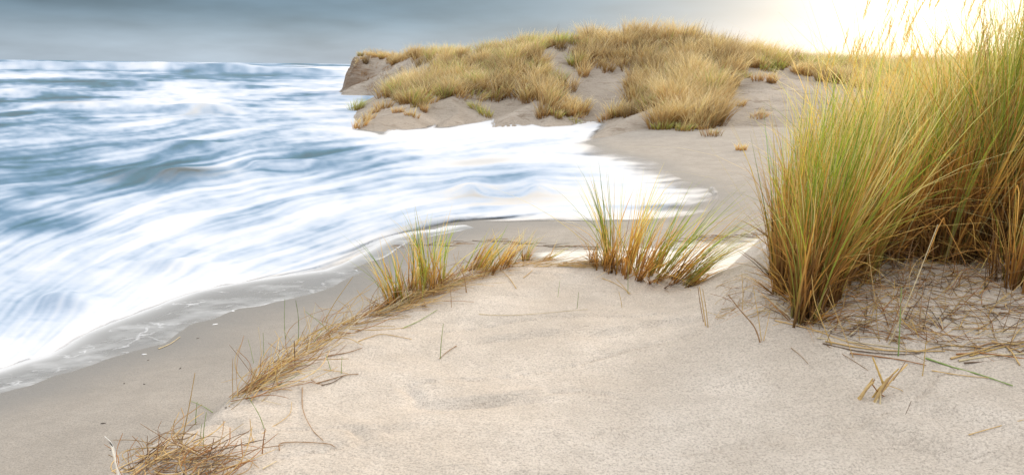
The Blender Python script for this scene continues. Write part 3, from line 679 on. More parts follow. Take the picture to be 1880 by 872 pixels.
# thin hem of short dead grass where the cover breaks up
hem = [(652,236),(707,198),(735,188),(780,203),(840,178),(935,196),(985,216),(1075,214),(1104,224),(1196,242),(1320,236),(1350,205),(1400,205),(1420,180),(1350,140),(1380,130),(1150,150),(1075,205),(1000,205),(940,185),(780,190),(700,180)]
c = far_roots([(620,170),(650,112),(741,118),(850,118),(850,135),(745,150),(715,178)], 1.1, yr=(44, 80), seed=5)
V, Fq, Cc = tussocks(c[fbm(c[:, 0]*.4, c[:, 1]*.4, 3, 8) > -.05], 26, .4, .4, .028, .0, mid=[(.30, .19, .09), (.24, .15, .075)], tip=[(.34, .23, .12)], wind=.5)
o = mesh_obj('dead_creeper', V, Fq, M_GRASS, col=Cc, smooth=False); tag(o, 'brown dead growth hanging over the eroded cliff sand', kind='stuff')

# individually visible tussocks on the far sand: px, py of the foot, height, radius, greens, words
IND = [(655,203,.8,.4,.5,'small lone green tuft at the water edge, tip of the spit'),
 (660,235,.7,.35,.1,'low brown tuft at the lower end of the spit'),(675,222,.6,.35,.1,'brown tuft second up the spit edge'),(688,208,.6,.4,.1,'short tuft on the upper spit edge'),(705,200,.6,.35,.1,'short tuft where the spit meets the grassy slope'),
 (730,207,.5,.3,.1,'low dead tuft on the sand below the grass slope'),(755,213,.5,.35,.3,'low olive tuft near the foam, left foot of the slope'),(778,205,.6,.3,.1,'small dry tuft hanging off the lower left slope'),
 (890,212,.6,.45,.7,'sparse green tuft on the grey bank above the foam'),(875,200,.6,.3,.6,'thin green tuft just above the sparse one on the bank'),(1055,222,.35,.3,.5,'tiny tuft near the jagged foam edge'),
 (1000,214,1.0,.4,.05,'rusty tussock at the bottom of the central grass slope'),(1050,208,.8,.5,.05,'rounded brown tussock at the right foot of the central slope'),(1068,207,.6,.3,.05,'low brown tussock at the lip of the sand valley'),
 (1078,190,.3,.2,.0,'wisp of dead grass in the sand valley'),(1055,118,.9,.35,.3,'dark tuft on the left edge of the tall crown grass'),(1112,220,.6,.35,.1,'lowest left tussock of the front mound, by the foam tip'),(1135,212,.9,.4,.15,'dry tussock on the lower left of the front mound'),
 (1162,165,1.3,.5,.05,'tall pale wispy tussock above the sand on the front mound'),(1180,158,1.2,.45,.1,'second pale wispy tussock right beside the tall one'),(1235,200,1.5,.5,.05,'orange brown tussock leaning left in the middle of the front mound'),
 (1300,195,1.5,.6,.05,'large dark golden tussock at the right end of the front mound'),(1322,180,1.3,.5,.05,'golden tussock highest at the right end of the front mound'),(1215,238,.5,.4,.9,'low grey green plant at the bottom of the front mound'),
 (1255,240,.6,.4,.5,'low green and tan tuft at the foot of the front mound'),(1290,238,.6,.35,.4,'lone tuft on the sand below the front mound'),(1305,250,.35,.3,.2,'spindly sprig on flat sand below the front mound'),
 (1366,143,.9,.3,.3,'dark small tuft on the white sand patch'),(1350,160,.8,.25,.1,'thin pale tuft left of the small dark tuft'),(1390,148,.6,.3,.1,'low scrub tuft behind the white sand patch'),(1415,152,.8,.35,.15,'pale tuft at the right of the white sand patch'),
 (1360,195,.35,.3,.0,'scrap of dead grass on the slope left of the big grass'),(1392,215,.5,.3,.0,'brown scrap tuft at the left of the big near grass'),(1360,276,.25,.2,.0,'tiny withered sprig alone on the flat sand'),(1165,185,.4,.25,.0,'short dead tuft on the left flank of the front mound'),
 (985,107,.5,.3,.3,'dark short tuft beside the sandy notch of the skyline')]
for px, py, hh, R, gr, lab in IND:
    p = hit(px, py)
    e = empty('marram_tussock', p, lab, 'grass tussock', 'single tussocks on the far dune')
    V, Fq, Cc = tussocks(np.array([[p[0], p[1], p[2]]]), int(170*R/.4*max(.6, hh)), R, hh, .024, gr, segs=3, base=BROWN, mid=ORANGE+FGOLD)
    mesh_obj('blades', V-p, Fq, M_GRASS, e, False, col=Cc)['kind'] = 'stuff'
    k = 8; th = rnd.uniform(0, 6.28, k)
    V, Fq, Cc = ribbon(np.stack([np.cos(th)*R*.4, np.sin(th)*R*.4, np.zeros(k)], -1), np.full(k, hh*1.1), rnd.uniform(-.6, .6, k), rnd.uniform(.1, .4, k), rnd.uniform(0, .2, k), np.full(k, .02), pick(BROWN, k), pick(PALE, k), pick(PALE, k), 3)
    mesh_obj('seed_stalks', V, Fq, M_GRASS, e, False, col=Cc)['kind'] = 'stuff'
# seed heads on the skyline
sk = []
for px in list(np.linspace(960, 1100, 16))+list(np.linspace(1180, 1330, 40)):
    y0 = np.interp(px, [960, 1012, 1100, 1180, 1260, 1340], [47, 45, 42.5, 42.5, 43.5, 45]); x0 = (px-940)/F*y0*1.0
    sk.append((x0, y0, 0))
sk = np.array(sk); sk[:, 2] = gz(sk[:, 0], sk[:, 1]); k = len(sk)
V, Fq, Cc = ribbon(sk, rnd.uniform(1.2, 1.75, k), rnd.uniform(-.5, .5, k), rnd.uniform(0, .25, k), rnd.uniform(0, .15, k), np.full(k, .03), pick(BROWN, k), pick(BROWN, k), pick(BROWN, k), 3)
o = mesh_obj('seed_heads', V, Fq, M_STEM, col=Cc); tag(o, 'thin dark seed stalks standing above the skyline grass', kind='stuff')

# --- near marram: lush tussocks on the right
def big_tussock(px, py, lab, n_gold, n_green, n_brown, hh, R, wind=(.03, -.03), name='marram_tussock', w=.0068, group='big marram tussocks on the right', seeds=3, spread=.10, d=None, kb=1.35, jl=.14):
    p = hit(px, py)
    if d: p = atd(px, py, d); p[2] = gz(p[0], p[1])
    e = empty(name, p, lab, 'grass tussock', group)
    def lot(n, h0, h1, sp, c0, c1, c2, wd, bend, Rk=1.0, segs=7):
        # shoots of about nine blades each share a root, a lean and a tint
        nb = max(8, n//7); idx = rnd.integers(0, nb, n)
        th = rnd.uniform(0, 2*math.pi, nb); rr = np.sqrt(rnd.uniform(0, 1, nb))*R*Rk
        x, y = (np.cos(th)*rr)[idx]+rnd.normal(0, .012, n), (np.sin(th)*rr)[idx]+rnd.normal(0, .012, n); z = gz(x+p[0], y+p[1])-p[2]-.015
        lx = (np.cos(th)*rr/R*sp + wind[0] + rnd.normal(0, .6*jl, nb)*(1+2.2*(rnd.random(nb) < .12)))[idx] + rnd.normal(0, .4*jl, n)*(1+5*(rnd.random(n) < .07))
        ly = (np.sin(th)*rr/R*sp + wind[1] + rnd.normal(0, .6*jl, nb))[idx] + rnd.normal(0, .4*jl, n)
        tn = np.clip(rnd.normal(1, .2, nb), .55, 1.35)[idx][:, None]*np.clip(rnd.normal(1, .16, (n, 1)), .5, 1.4)
        hb = rnd.uniform(.82, 1.05, nb)[idx]
        return ribbon(np.stack([x, y, z], -1), rnd.uniform(h0, h1, n)*hh*hb, np.arctan2(ly, lx)+rnd.normal(0, .15, n), np.clip(np.hypot(lx, ly), 0, .9), rnd.uniform(*bend, n)*np.where(rnd.random(n) < .12, 1.6, .42 if jl < .1 else .6), wd*rnd.uniform(.6, 1.5, n),
                      np.clip(pick(c0, n)*tn, .01, .85), np.clip(pick(c1, n)*tn, .01, .85), np.clip(pick(c2, n)*tn, .01, .85), segs, wob=.008, kb=kb)
    skirt = lot(int(28+R*170), .08, .30, 1.0, BROWN, BROWN+ORANGE, ORANGE+GOLD, w*1.1, (.1, .9), 1.15, 4)
    mesh_obj('fallen_blades', skirt[0], skirt[1], M_GRASS, e, False, col=skirt[2])['kind'] = 'stuff'
    for nm, g in (('dry_blades', lot(n_gold, .5, 1.05, spread, ORANGE+BROWN, GOLD+GOLD+GOLD+ORANGE, GOLD+PALE+PALE, w, (.05, .6))),
                  ('green_blades', lot(n_green, .6, 1.0, spread*.8, [(.30, .24, .08)], GREEN, GREEN+[(.42, .36, .09)], w*.95, (.02, .45)) if n_green else None),
                  ('dead_sheaths', lot(int(n_brown*(1.7 if hh > 1 else 1)), .22, .74, spread*1.2, BROWN, BROWN+ORANGE+ORANGE, ORANGE, w*1.25, (.05, .7), 1.05, 5) if n_brown else None)):
        if g: mesh_obj(nm, g[0], g[1], M_GRASS, e, False, col=g[2])['kind'] = 'stuff'
    for s in range(seeds):                                       # flowering stalks: thin stem with a narrow ear
        a = rnd.uniform(-.5, .9); L = hh*rnd.uniform(1.05, 1.45); le = rnd.uniform(.05, .3)
        r0 = np.array([[rnd.uniform(-.5, .5)*R, rnd.uniform(-.5, .5)*R, 0]])
        g = ribbon(r0, np.array([L]), np.array([a]), np.array([le]), np.array([.08]), np.array([.0035]), pick(GOLD, 1), pick(PALE, 1), pick(PALE, 1), 6)
        st_ = mesh_obj('stalk', g[0], g[1], M_GRASS, e, False, col=g[2])
        tip = g[0][-2:].mean(0); pr = g[0][-4:-2].mean(0); dr = (tip-pr)/np.linalg.norm(tip-pr)
        k = 34; tt = np.linspace(0, 1, k); r1 = tip[None]+dr[None]*(tt[:, None]-1)*.17
        g2 = ribbon(r1, np.full(k, .03), rnd.uniform(0, 6.28, k), np.full(k, .35), np.full(k, .1), .005*np.sin(tt*2.6+.3), pick(GOLD, k), pick(GOLD, k), pick(PALE, k), 2)
        mesh_obj('ear', g2[0], g2[1], M_GRASS, st_, False, col=g2[2])
    return e, p
TUS = [ # px, py, label, gold, green, brown, height, radius, depth
 (1452,530,'leftmost tussock of the big grass, mixed green and gold blades',170,110,90,1.28,.085,None),
 (1478,585,'lowest tussock of the big grass, its rusty foot nearest the viewer',110,60,110,1.05,.06,None),
 (1498,548,'tussock between the leftmost one and the third, strong green blades',180,170,110,1.3,.095,None),
 (1545,515,'tussock right behind the lowest one, pale golden',220,90,130,1.3,.13,None),
 (1446,495,'narrow tall tussock standing at the far left of the big grass',150,90,60,1.25,.09,4.35),
 (1500,450,'pale tall tussock peeking over the leftmost ones',240,90,60,1.4,.17,4.8),
 (1462,450,'airy back tussock at the left end, seen against the beach',190,70,40,1.3,.14,5.2),
 (1545,450,'golden back tussock between the green one and the rusty one',240,110,70,1.35,.17,4.7),
 (1590,470,'tussock with rusty brown lower stems, third from the left',340,110,300,1.12,.19,None),
 (1650,450,'green streaked tussock in the middle of the big grass',300,190,200,1.15,.2,None),
 (1720,462,'tussock of dense rust coloured stems above the bare litter',260,110,360,1.15,.19,None),
 (1790,440,'dark rust tussock near the right edge of the photo',300,130,360,1.25,.21,None),
 (1855,450,'tall tussock cut by the right edge, rusty below',330,170,380,1.4,.22,None),
 (1875,520,'lone bundle of brown stems at the right edge on the bare slope',60,15,110,.55,.10,None),
 (1560,440,'yellow tussock behind the third one',300,130,90,1.1,.22,4.8),
 (1690,430,'bright green tussock in the second row',230,260,90,1.15,.22,4.9),
 (1800,420,'yellow green tussock in the second row near the right edge',300,190,120,1.3,.24,4.8),
 (1480,440,'pale feathery tussock at the back left of the big grass',330,60,90,1.0,.22,5.2),
 (1880,380,'tallest tussock whose stalks leave the top of the photo',300,200,120,1.45,.24,4.4),
]
for px, py, lab, a, b, c, hh, R, d in TUS:
    big_tussock(px, py, lab, int(a*(.58 if px < 1640 else .8)), int(b*(.85 if px < 1640 else 1.35)), int(c*1.2), hh*(1 if px < 1640 else min(1.38, 1+.38*(px-1640)/160)), R*1.2, d=d, spread=.05, jl=.075, wind=(.035, -.03), kb=1.25 if px < 1560 else 1.2, seeds=9 if px > 1700 else 5)
# long arching blades that leave the left tussock over the beach and a few stalks against the glow
# the meadow behind them
rg = np.random.default_rng(3)
n = 900; yy = 4.9+rg.uniform(0, 1, n)**1.2*19; frac = rg.uniform(0, 1, n); xx = (.40+.012*(yy-5))*yy + frac*(.42*yy+.6)
zz = gz(xx, yy); c = np.stack([xx, yy, zz], -1)
c = c[(sdist(near_poly, xx, yy) > .1) | (yy > 11)]
V, Fq, Cc = tussocks(c, 38, .22, 1.12, .0095, .3, segs=5, wind=.05, base=ORANGE+BROWN, mid=GOLD, tip=PALE, spread=.25, jit=.2)
o = mesh_obj('marram_meadow', V, Fq, M_GRASS, col=Cc, smooth=False); tag(o, 'sunlit yellow marram filling the ground behind the near tussocks', kind='stuff')
c2 = c[rg.uniform(0, 1, len(c)) < .3]; k = len(c2)*2; rt = np.repeat(c2, 2, 0)+rg.normal(0, .12, (k, 3))*[1, 1, 0]
V, Fq, Cc = ribbon(rt, rg.uniform(1.2, 1.75, k), rg.uniform(2.2, 3.6, k), rg.uniform(.0, .3, k), rg.uniform(0, .25, k), np.full(k, .006), pick(GOLD, k), pick(PALE, k), pick(ORANGE, k), 6)
o = mesh_obj('meadow_stalks', V, Fq, M_GRASS, col=Cc, smooth=False); tag(o, 'thin flowering stalks rising out of the yellow marram', kind='stuff')

# --- crest tussocks
G = dict(group='tussocks along the crest', seeds=0)
big_tussock(1172, 494, 'wind-bent green and brown tussock alone on the crest', 75, 95, 110, .95, .26, (.26, .02), w=.0072, spread=.42, **G)
big_tussock(1228, 510, 'right half of the lone crest tussock, blades sweeping far right', 30, 36, 36, .85, .17, (.62, 0), w=.007, spread=.35, **G)
big_tussock(1108, 485, 'short brown stubble at the left of the lone crest tussock', 14, 6, 90, .42, .12, (.10, 0), w=.0065, spread=.25, **G)
big_tussock(1262, 522, 'thin green tuft low on the crest beside the cream foam', 26, 26, 14, .50, .05, (.6, 0), **G)
big_tussock(965, 478, 'small upright tuft with a few tall stems, middle of the crest', 12, 9, 30, .58, .06, (.10, 0), spread=.25, **G)
big_tussock(1000, 478, 'flattened tuft bending right beside the small upright tuft', 16, 8, 16, .44, .06, (.8, 0), **G)
big_tussock(875, 495, 'brushy dry tuft bent right on the crest', 50, 16, 34, .42, .16, (.45, 0), **G)
big_tussock(920, 486, 'thin dry stems between the brushy tuft and the upright tuft', 16, 6, 26, .40, .09, (.35, 0), **G)
big_tussock(796, 522, 'green bladed tuft on the left shoulder of the crest', 20, 40, 14, .66, .11, (.03, 0), spread=.15, **G)
big_tussock(758, 540, 'pale green and yellow tuft at the left end of the crest', 36, 26, 14, .60, .14, (-.02, 0), spread=.18, **G)
big_tussock(722, 556, 'few thin yellow blades left of the pale tuft', 18, 10, 8, .52, .06, (-.12, 0), **G)

# ------------------------------------------------------------------ stems, twigs and litter
def tube(pts, r0, r1, sides=5, sub=6):
    pts = np.array(pts, float); n = len(pts)
    if n > 2:                                       # Catmull-Rom
        P = np.vstack([2*pts[0]-pts[1], pts, 2*pts[-1]-pts[-2]]); out = []
        for i in range(1, n):
            for t in np.linspace(0, 1, sub, endpoint=False):
                a, b, c, d = P[i-1:i+3]
                out.append(.5*((2*b)+(-a+c)*t+(2*a-5*b+4*c-d)*t*t+(-a+3*b-3*c+d)*t**3))
        pts = np.array(out+[pts[-1]])
    else: pts = np.linspace(pts[0], pts[-1], 5)
    n = len(pts); tg = np.gradient(pts, axis=0); tg /= np.linalg.norm(tg, axis=1)[:, None]+1e-9
    ref = np.array([.3, .2, 1.0]) if abs(tg[0][2]) < .8 else np.array([1.0, .2, .1]); s = np.cross(tg, ref); s /= np.linalg.norm(s, axis=1)[:, None]; u = np.cross(tg, s)
    r = np.linspace(r0, r1, n)[:, None, None]*(1+.18*np.sin(np.arange(n)*1.9))[:, None, None]
    a = np.linspace(0, 2*math.pi, sides, endpoint=False)
    V = pts[:, None]+r*(np.cos(a)[None, :, None]*s[:, None]+np.sin(a)[None, :, None]*u[:, None])
    i, j = np.meshgrid(np.arange(n-1), np.arange(sides), indexing='ij'); a0 = i*sides+j; a1 = i*sides+(j+1) % sides
    Fq = np.stack([a0, a1, a1+sides, a0+sides], -1).reshape(-1, 4)
    return V.reshape(-1, 3), Fq
def lying(pp, lift=.006): return [hit(*p)+[0, 0, lift] for p in pp]
def standing(pp, back=0.0):
    r = hit(*pp[0]); out = [r-[0, 0, .02]]
    for k, p in enumerate(pp[1:]): out.append(atd(p[0], p[1], r[1]+back*(k+1)))
    return out
TINT = {'tan': (.58, .40, .18), 'brown': (.34, .21, .11), 'dark': (.17, .115, .075), 'green': (.24, .32, .10), 'pale': (.64, .53, .33), 'gold': (.56, .38, .13), 'rust': (.36, .17, .06)}
def stem(pts, r0, r1, col, parent=None, name='dry_stem', tipc=None):
    V, Fq = tube(pts, r0, r1); c0 = np.array(TINT[col]); c1 = np.array(TINT[tipc or col]); k = np.linspace(0, 1, len(V))[:, None]
    C = (c0*(1-k)+c1*k)*(1+rnd.normal(0, .08))
    base = np.array(pts[0])
    o = mesh_obj(name, V-base if parent is None else V-np.array(parent.location), Fq, M_STEM, parent, True, col=np.clip(C, 0, .8))
    if parent is None: o.location = base
    return o
# single stems: (kind L/S, pixel points, colour, radius mm, label)
SINGLES = [
 ('L', [(555,713),(556,752),(572,788),(594,811)], 'brown', 2.2, 'thin brown stem curving down the sand, left of centre'),
 ('L', [(449,820),(490,792),(530,764),(536,739)], 'tan', 2.4, 'pale bowed stem on the sand above the dead tangle'),
 ('L', [(513,828),(515,816),(545,813),(600,816),(615,822)], 'brown', 2.8, 'short bent stem with hooked end lying on sand'),
 ('L', [(658,628),(680,620),(705,615),(756,624)], 'tan', 2.4, 'long bowed tan stem half buried below the crest litter'),
 ('L', [(739,604),(770,590),(803,570)], 'green', 2.2, 'green stem lying slanted on sand below the crest'),
 ('S', [(808,658),(810,630),(814,594)], 'green', 2.4, 'green shoot standing upright on the middle sand'),
 ('L', [(838,636),(820,648),(806,660)], 'brown', 2.4, 'dark stub slanting beside the upright green shoot'),
 ('S', [(829,564),(828,545),(826,523)], 'brown', 1.8, 'thin bare stalk standing just below the crest'),
 ('S', [(541,670),(541,650),(540,625)], 'dark', 3.2, 'black upright stub in the crest litter'),
 ('L', [(466,720),(495,714),(518,705)], 'dark', 3.0, 'dark twig lying beneath the crest litter at left'),
 ('S', [(510,709),(507,690),(500,655)], 'gold', 2.8, 'yellow shoot rising from the dark twig'),
 ('S', [(487,786),(476,762),(457,730)], 'green', 2.2, 'thin green shoot leaning left above a brown root'),
 ('S', [(480,832),(484,806),(487,786)], 'rust', 3.2, 'brown root stub under the leaning green shoot'),
 ('S', [(470,812),(462,800),(459,769)], 'tan', 2.6, 'tan L-shaped stub at the lower left sand'),
 ('S', [(609,681),(604,668),(598,650)], 'green', 2.0, 'small green sprig above the forked twig'),
 ('S', [(626,686),(627,672),(628,654)], 'green', 1.8, 'tiny upright sprig right of the small green sprig'),
 ('S', [(358,779),(360,757),(362,737)], 'green', 2.6, 'short thick green blade at the lower left'),
 ('S', [(372,820),(374,790),(379,756)], 'green', 2.2, 'taller green blade right of the short thick one'),
 ('S', [(364,815),(368,800),(370,778)], 'green', 1.6, 'faint green blade between the two lower left blades'),
 ('S', [(331,812),(346,752),(358,684)], 'tan', 2.8, 'tall jointed tan stalk rising from the dead tangle'),
 ('L', [(391,758),(372,746),(350,737)], 'green', 1.8, 'slim green stem lying slanted on the grey beach'),
 ('L', [(483,862),(496,855),(508,848)], 'pale', 3.4, 'pale flat leaf scrap at the bottom left sand'),
 ('L', [(291,641),(312,632),(331,619)], 'pale', 4.0, 'pale straw lying on the grey beach near the foam'),
 ('L', [(879,578),(919,580),(959,579),(1010,575),(1079,569)], 'pale', 1.7, 'long straight half buried straw across the middle sand'),
 ('S', [(857,537),(852,508),(844,493)], 'brown', 3.0, 'brown forked stub below the crest at left'),
 ('S', [(884,512),(891,500),(893,486)], 'brown', 2.6, 'small bent stub right of the forked one'),
 ('L', [(948,531),(935,512),(919,496)], 'tan', 2.2, 'faded stem slanting down from the crest'),
 ('L', [(961,511),(975,500),(990,484)], 'tan', 2.2, 'tan stem slanting up into the crest tuft'),
 ('L', [(1105,512),(1130,522),(1159,541)], 'tan', 2.2, 'tan stem lying below the lone crest tussock'),
 ('S', [(1159,541),(1148,530),(1131,512)], 'gold', 2.2, 'yellow stem propped at the end of the lying tan one'),
 ('S', [(1153,539),(1153,515),(1153,480)], 'green', 1.8, 'single green shoot standing below the lone crest tussock'),
 ('S', [(1143,565),(1140,552),(1136,535)], 'gold', 1.6, 'faint yellow blade on the middle sand'),
 ('S', [(1059,566),(1061,552),(1062,536)], 'green', 1.6, 'thin blade standing on the sand, upper middle'),
 ('S', [(1024,545),(1026,530),(1028,515)], 'green', 1.3, 'hair-thin blade left of the upper middle one'),
 ('L', [(1423,590),(1490,606),(1560,630),(1624,644)], 'tan', 3.0, 'long straw running right along the foot of the grass slope'),
 ('L', [(1452,640),(1470,655),(1484,670)], 'brown', 1.8, 'short thin stem on sand below the forked twig'),
 ('L', [(1518,636),(1560,660),(1594,682)], 'brown', 1.8, 'thin dark straw slanting down toward the broken stubble'),
 ('S', [(1650,653),(1652,600),(1655,527)], 'green', 3.0, 'green stem standing upright on the bare litter slope'),
 ('S', [(1694,690),(1697,660),(1700,628)], 'gold', 2.4, 'short golden stem standing at the end of the straw bundle'),
 ('L', [(1699,659),(1750,676),(1800,690),(1859,710)], 'green', 4.0, 'thick green stem lying and pointing to lower right'),
 ('L', [(1710,682),(1760,690),(1820,696)], 'tan', 2.6, 'tan straw under the lying green stem'),
 ('S', [(1630,632),(1672,540),(1722,412)], 'pale', 3.0, 'long pale bent stem leaning across the litter slope'),
 ('L', [(1778,800),(1820,788),(1880,772)], 'tan', 2.4, 'straw at the bottom right corner'),
 ('S', [(1660,760),(1668,748),(1673,735)], 'dark', 1.4, 'tiny dark stalk right of the broken stubble'),
 ('S', [(1530,632),(1498,560),(1490,505)], 'gold', 2.4, 'golden stem hanging down left of the grass foot'),
 ('S', [(1570,655),(1545,600),(1518,540)], 'tan', 2.2, 'tan stem sliding down the slope beside the golden one'),
 ('S', [(480,655),(478,630),(474,600)], 'pale', 2.2, 'pale stalk standing on the crest edge at left'),
 ('S', [(484,657),(484,640),(483,610)], 'green', 2.0, 'green stalk beside the pale stalk at left'),
 ('S', [(524,622),(522,590),(523,548)], 'green', 2.4, 'tall green stalk on the crest edge against the wet sand'),
 ('S', [(594,590),(615,555),(648,508)], 'gold', 3.4, 'thick yellow green blade pointing up right toward the foam'),
 ('L', [(415,750),(428,728),(450,712),(468,700)], 'dark', 4.0, 'dark curved root at the lower end of the crest litter'),
 ('S', [(466,666),(460,640),(455,622)], 'green', 1.6, 'fine green stalk left of the crest litter'),
 ('L', [(600,655),(640,648),(665,640)], 'brown', 2.8, 'brown knotted runner lying below the crest litter'),
]
for kind, pp, col, r, lab in SINGLES:
    pts = lying(pp) if kind == 'L' else standing(pp)
    sc_ = np.clip(np.linalg.norm(pts[0]-[0, 0, H])/3.2, .8, 1.5)
    o = stem(pts, r*.001*.9*sc_, r*.0005*sc_, col, None, 'grass_shoot' if col == 'green' else 'dry_stem')
    tag(o, lab, 'shoot' if col == 'green' else 'stem', 'single stems on the sand')

def assembly(name, lab, cat, pieces, group=None):
    root = hit(*pieces[0][1][0]); e = empty(name, root, lab, cat, group)
    for nm, pp, col, r, kind in pieces:
        pts = lying(pp) if kind == 'L' else (standing(pp) if kind == 'S' else [atd(x, y, root[1]+dd) for (x, y, dd) in pp])
        stem(pts, r*.001, r*.0006, col, e, nm)
    return e
assembly('forked_twig', 'forked brown twig standing on sand left of the grass foot', 'twig', [
 ('twig_stem', [(1398,627),(1385,600),(1360,570),(1337,541)], 'brown', 4.5, 'S'), ('side_shoot', [(1363,570,0),(1364,540,0),(1362,503,.02)], 'tan', 2.4, 'D'),
 ('side_shoot', [(1398,625,0),(1392,580,0),(1383,527,0)], 'gold', 2.2, 'D'), ('side_shoot', [(1402,625,0),(1408,600,0),(1414,570,0)], 'tan', 2.2, 'D')])
assembly('broken_stubble', 'broken straw stubble crossed like a small tripod on the lower right sand', 'stubble', [
 ('stub', [(1576,733),(1588,716),(1604,700)], 'tan', 8.5, 'S'), ('stub', [(1604,737),(1616,716),(1630,694)], 'tan', 8.0, 'S'), ('broken_straw', [(1604,738,0),(1635,700,.02),(1666,668,.05)], 'tan', 6.0, 'D'),
 ('broken_straw', [(1622,705,-.01),(1612,680,-.01),(1602,655,0)], 'gold', 5.5, 'D'), ('broken_straw', [(1604,745,-.03),(1613,725,-.02),(1621,703,0)], 'pale', 5.5, 'D'), ('broken_straw', [(1615,762,-.06),(1616,735,-.03),(1617,712,0)], 'pale', 5, 'D'),
 ('broken_straw', [(1602,706,0),(1615,722,0),(1636,733,.01)], 'rust', 3.2, 'D'), ('broken_straw', [(1626,706,0),(1645,712,.02),(1658,718,.02),(1662,728,.02)], 'tan', 2.0, 'D'), ('broken_straw', [(1640,698,0),(1652,680,.02),(1662,664,.04)], 'brown', 2.4, 'D'),
 ('broken_straw', [(1580,728,0),(1592,714,0),(1606,696,0)], 'brown', 5.0, 'D'), ('broken_straw', [(1598,735,.01),(1618,708,.02),(1650,676,.04)], 'gold', 5.0, 'D'), ('broken_straw', [(1607,742,-.01),(1622,712,0),(1640,686,.02)], 'brown', 5.0, 'D'), ('broken_straw', [(1573,735,.01),(1590,712,.01),(1603,694,.01)], 'gold', 4.5, 'D')])
assembly('dark_twig', 'dark branched twig lying on sand below the crest litter', 'twig', [
 ('twig_stem', [(581,705),(610,697),(635,690),(658,688)], 'brown', 3.2, 'L'), ('side_shoot', [(590,709),(612,703),(630,692)], 'dark', 3.0, 'L'), ('side_shoot', [(594,680),(620,683),(640,688)], 'tan', 2.2, 'L'), ('side_shoot', [(571,698),(580,704),(592,707)], 'brown', 2.0, 'L')])
assembly('straw_bundle', 'flat bundle of bleached straw at the right edge below the grass', 'straw', [
 ('broken_straw', [(1745,660),(1800,645),(1845,632),(1890,640)], 'tan', 5, 'L'), ('broken_straw', [(1760,664),(1820,655),(1890,650)], 'pale', 5, 'L'), ('broken_straw', [(1790,640),(1830,632),(1890,655)], 'brown', 5, 'L'),
 ('broken_straw', [(1755,652),(1800,650),(1880,660)], 'rust', 4, 'L'), ('broken_straw', [(1820,628),(1850,640),(1872,672)], 'tan', 5, 'L'), ('broken_straw', [(1770,668),(1840,662),(1895,636)], 'dark', 4, 'L'), ('broken_straw', [(1780,655),(1835,640),(1890,628)], 'gold', 4, 'L')])
assembly('straw_bundle', 'long thin sheaf of straw lying across the foot of the litter slope', 'straw', [
 ('broken_straw', [(1515,628),(1580,640),(1650,646),(1735,646)], 'tan', 4.5, 'L'), ('broken_straw', [(1510,632),(1570,645),(1640,652),(1690,650)], 'dark', 3.5, 'L'), ('broken_straw', [(1500,622),(1600,634),(1700,648)], 'pale', 3.2, 'L'), ('broken_straw', [(1560,650),(1640,660),(1700,672)], 'rust', 3.5, 'L'),
 ('broken_straw', [(1680,648),(1740,636),(1800,640)], 'tan', 4, 'L')])
assembly('dead_tuft', 'faint withered brown tuft on the dip right of the crest', 'tuft', [
 ('broken_straw', [(1297,598),(1290,560),(1284,526)], 'tan', 4, 'S'), ('broken_straw', [(1293,590),(1286,560),(1281,526)], 'brown', 3, 'S'), ('broken_straw', [(1301,600),(1296,565),(1290,530)], 'tan', 3, 'S')])
# feather
p = hit(226, 872-8); p = atd(222, 885, 2.45); e = empty('gull_feather', p, 'white feather with dark tip stuck upright at the bottom left', 'feather')
q1 = atd(215, 845, 2.45); q2 = atd(206, 815, 2.45)
V, Fq = tube([p, q1, q2, atd(192, 800, 2.45)], .0016, .0008); mesh_obj('shaft', V-p, Fq, plain('feather_white', (.82, .82, .8)), e)
k = 26; tt = np.linspace(.15, 1, k); r1 = (p[None]*(1-tt[:, None])+q2[None]*tt[:, None])+(q1-(p+q2)/2)[None]*(4*tt*(1-tt))[:, None]*.5 - p
wht = np.tile(np.array([[.8, .8, .78]]), (k, 1)); wht[tt > .9] = (.05, .05, .05)
g = ribbon(np.vstack([r1, r1]), np.full(2*k, .016), np.concatenate([np.full(k, 0.1), np.full(k, 3.0)]), np.full(2*k, .75), np.full(2*k, .1), np.full(2*k, .0045), np.vstack([wht]*2), np.vstack([wht]*2), np.vstack([wht]*2), 2, twist=np.full(2*k, 1.57))
mesh_obj('vane', g[0], g[1], M_GRASS, e, False, col=g[2])

# tangled litter along the crest and at the bottom left, and over the slope at the right
def litter(name, lab, n, where, length, rad, pal, ang, up, seed, curve=.25):
    rg = np.random.default_rng(seed); parts = []
    for k in range(n):
        p = where(rg); 
        if p is None: continue
        L = rg.uniform(*length); a = rg.normal(*ang); u = abs(rg.normal(0, up))
        d = np.array([math.cos(a), math.sin(a)]); nrm_ = np.array([-d[1], d[0]]); pts = []
        cv = rg.normal(0, curve)
        for t in np.linspace(0, 1, 4):
            xy = p[:2]+d*L*t*math.cos(u)+nrm_*cv*L*t*(1-t)*1.5
            pts.append([xy[0], xy[1], max(p[2]+.004+L*t*math.sin(u), float(gz(xy[0], xy[1]))+.004+.01*math.sin(t*3)*rg.random()) if u < .3 else p[2]-.01+L*t*math.sin(u)])
        V, Fq = tube(pts, rg.uniform(*rad), rg.uniform(*rad)*.6, 3, 3)
        c = np.array(pal[rg.integers(len(pal))])*rg.uniform(.75, 1.25); parts.append((V, Fq, np.tile(np.clip(c, 0, .75), (len(V), 1))))
    V, Fq, C = join(parts); o = mesh_obj(name, V, Fq, M_STEM, col=C); tag(o, lab, kind='stuff'); return o
cl_px = [(420,750),(455,722),(500,682),(560,637),(620,605),(700,573),(770,546),(830,520),(885,498)]
cl_w = np.array([hit(*c) for c in cl_px])
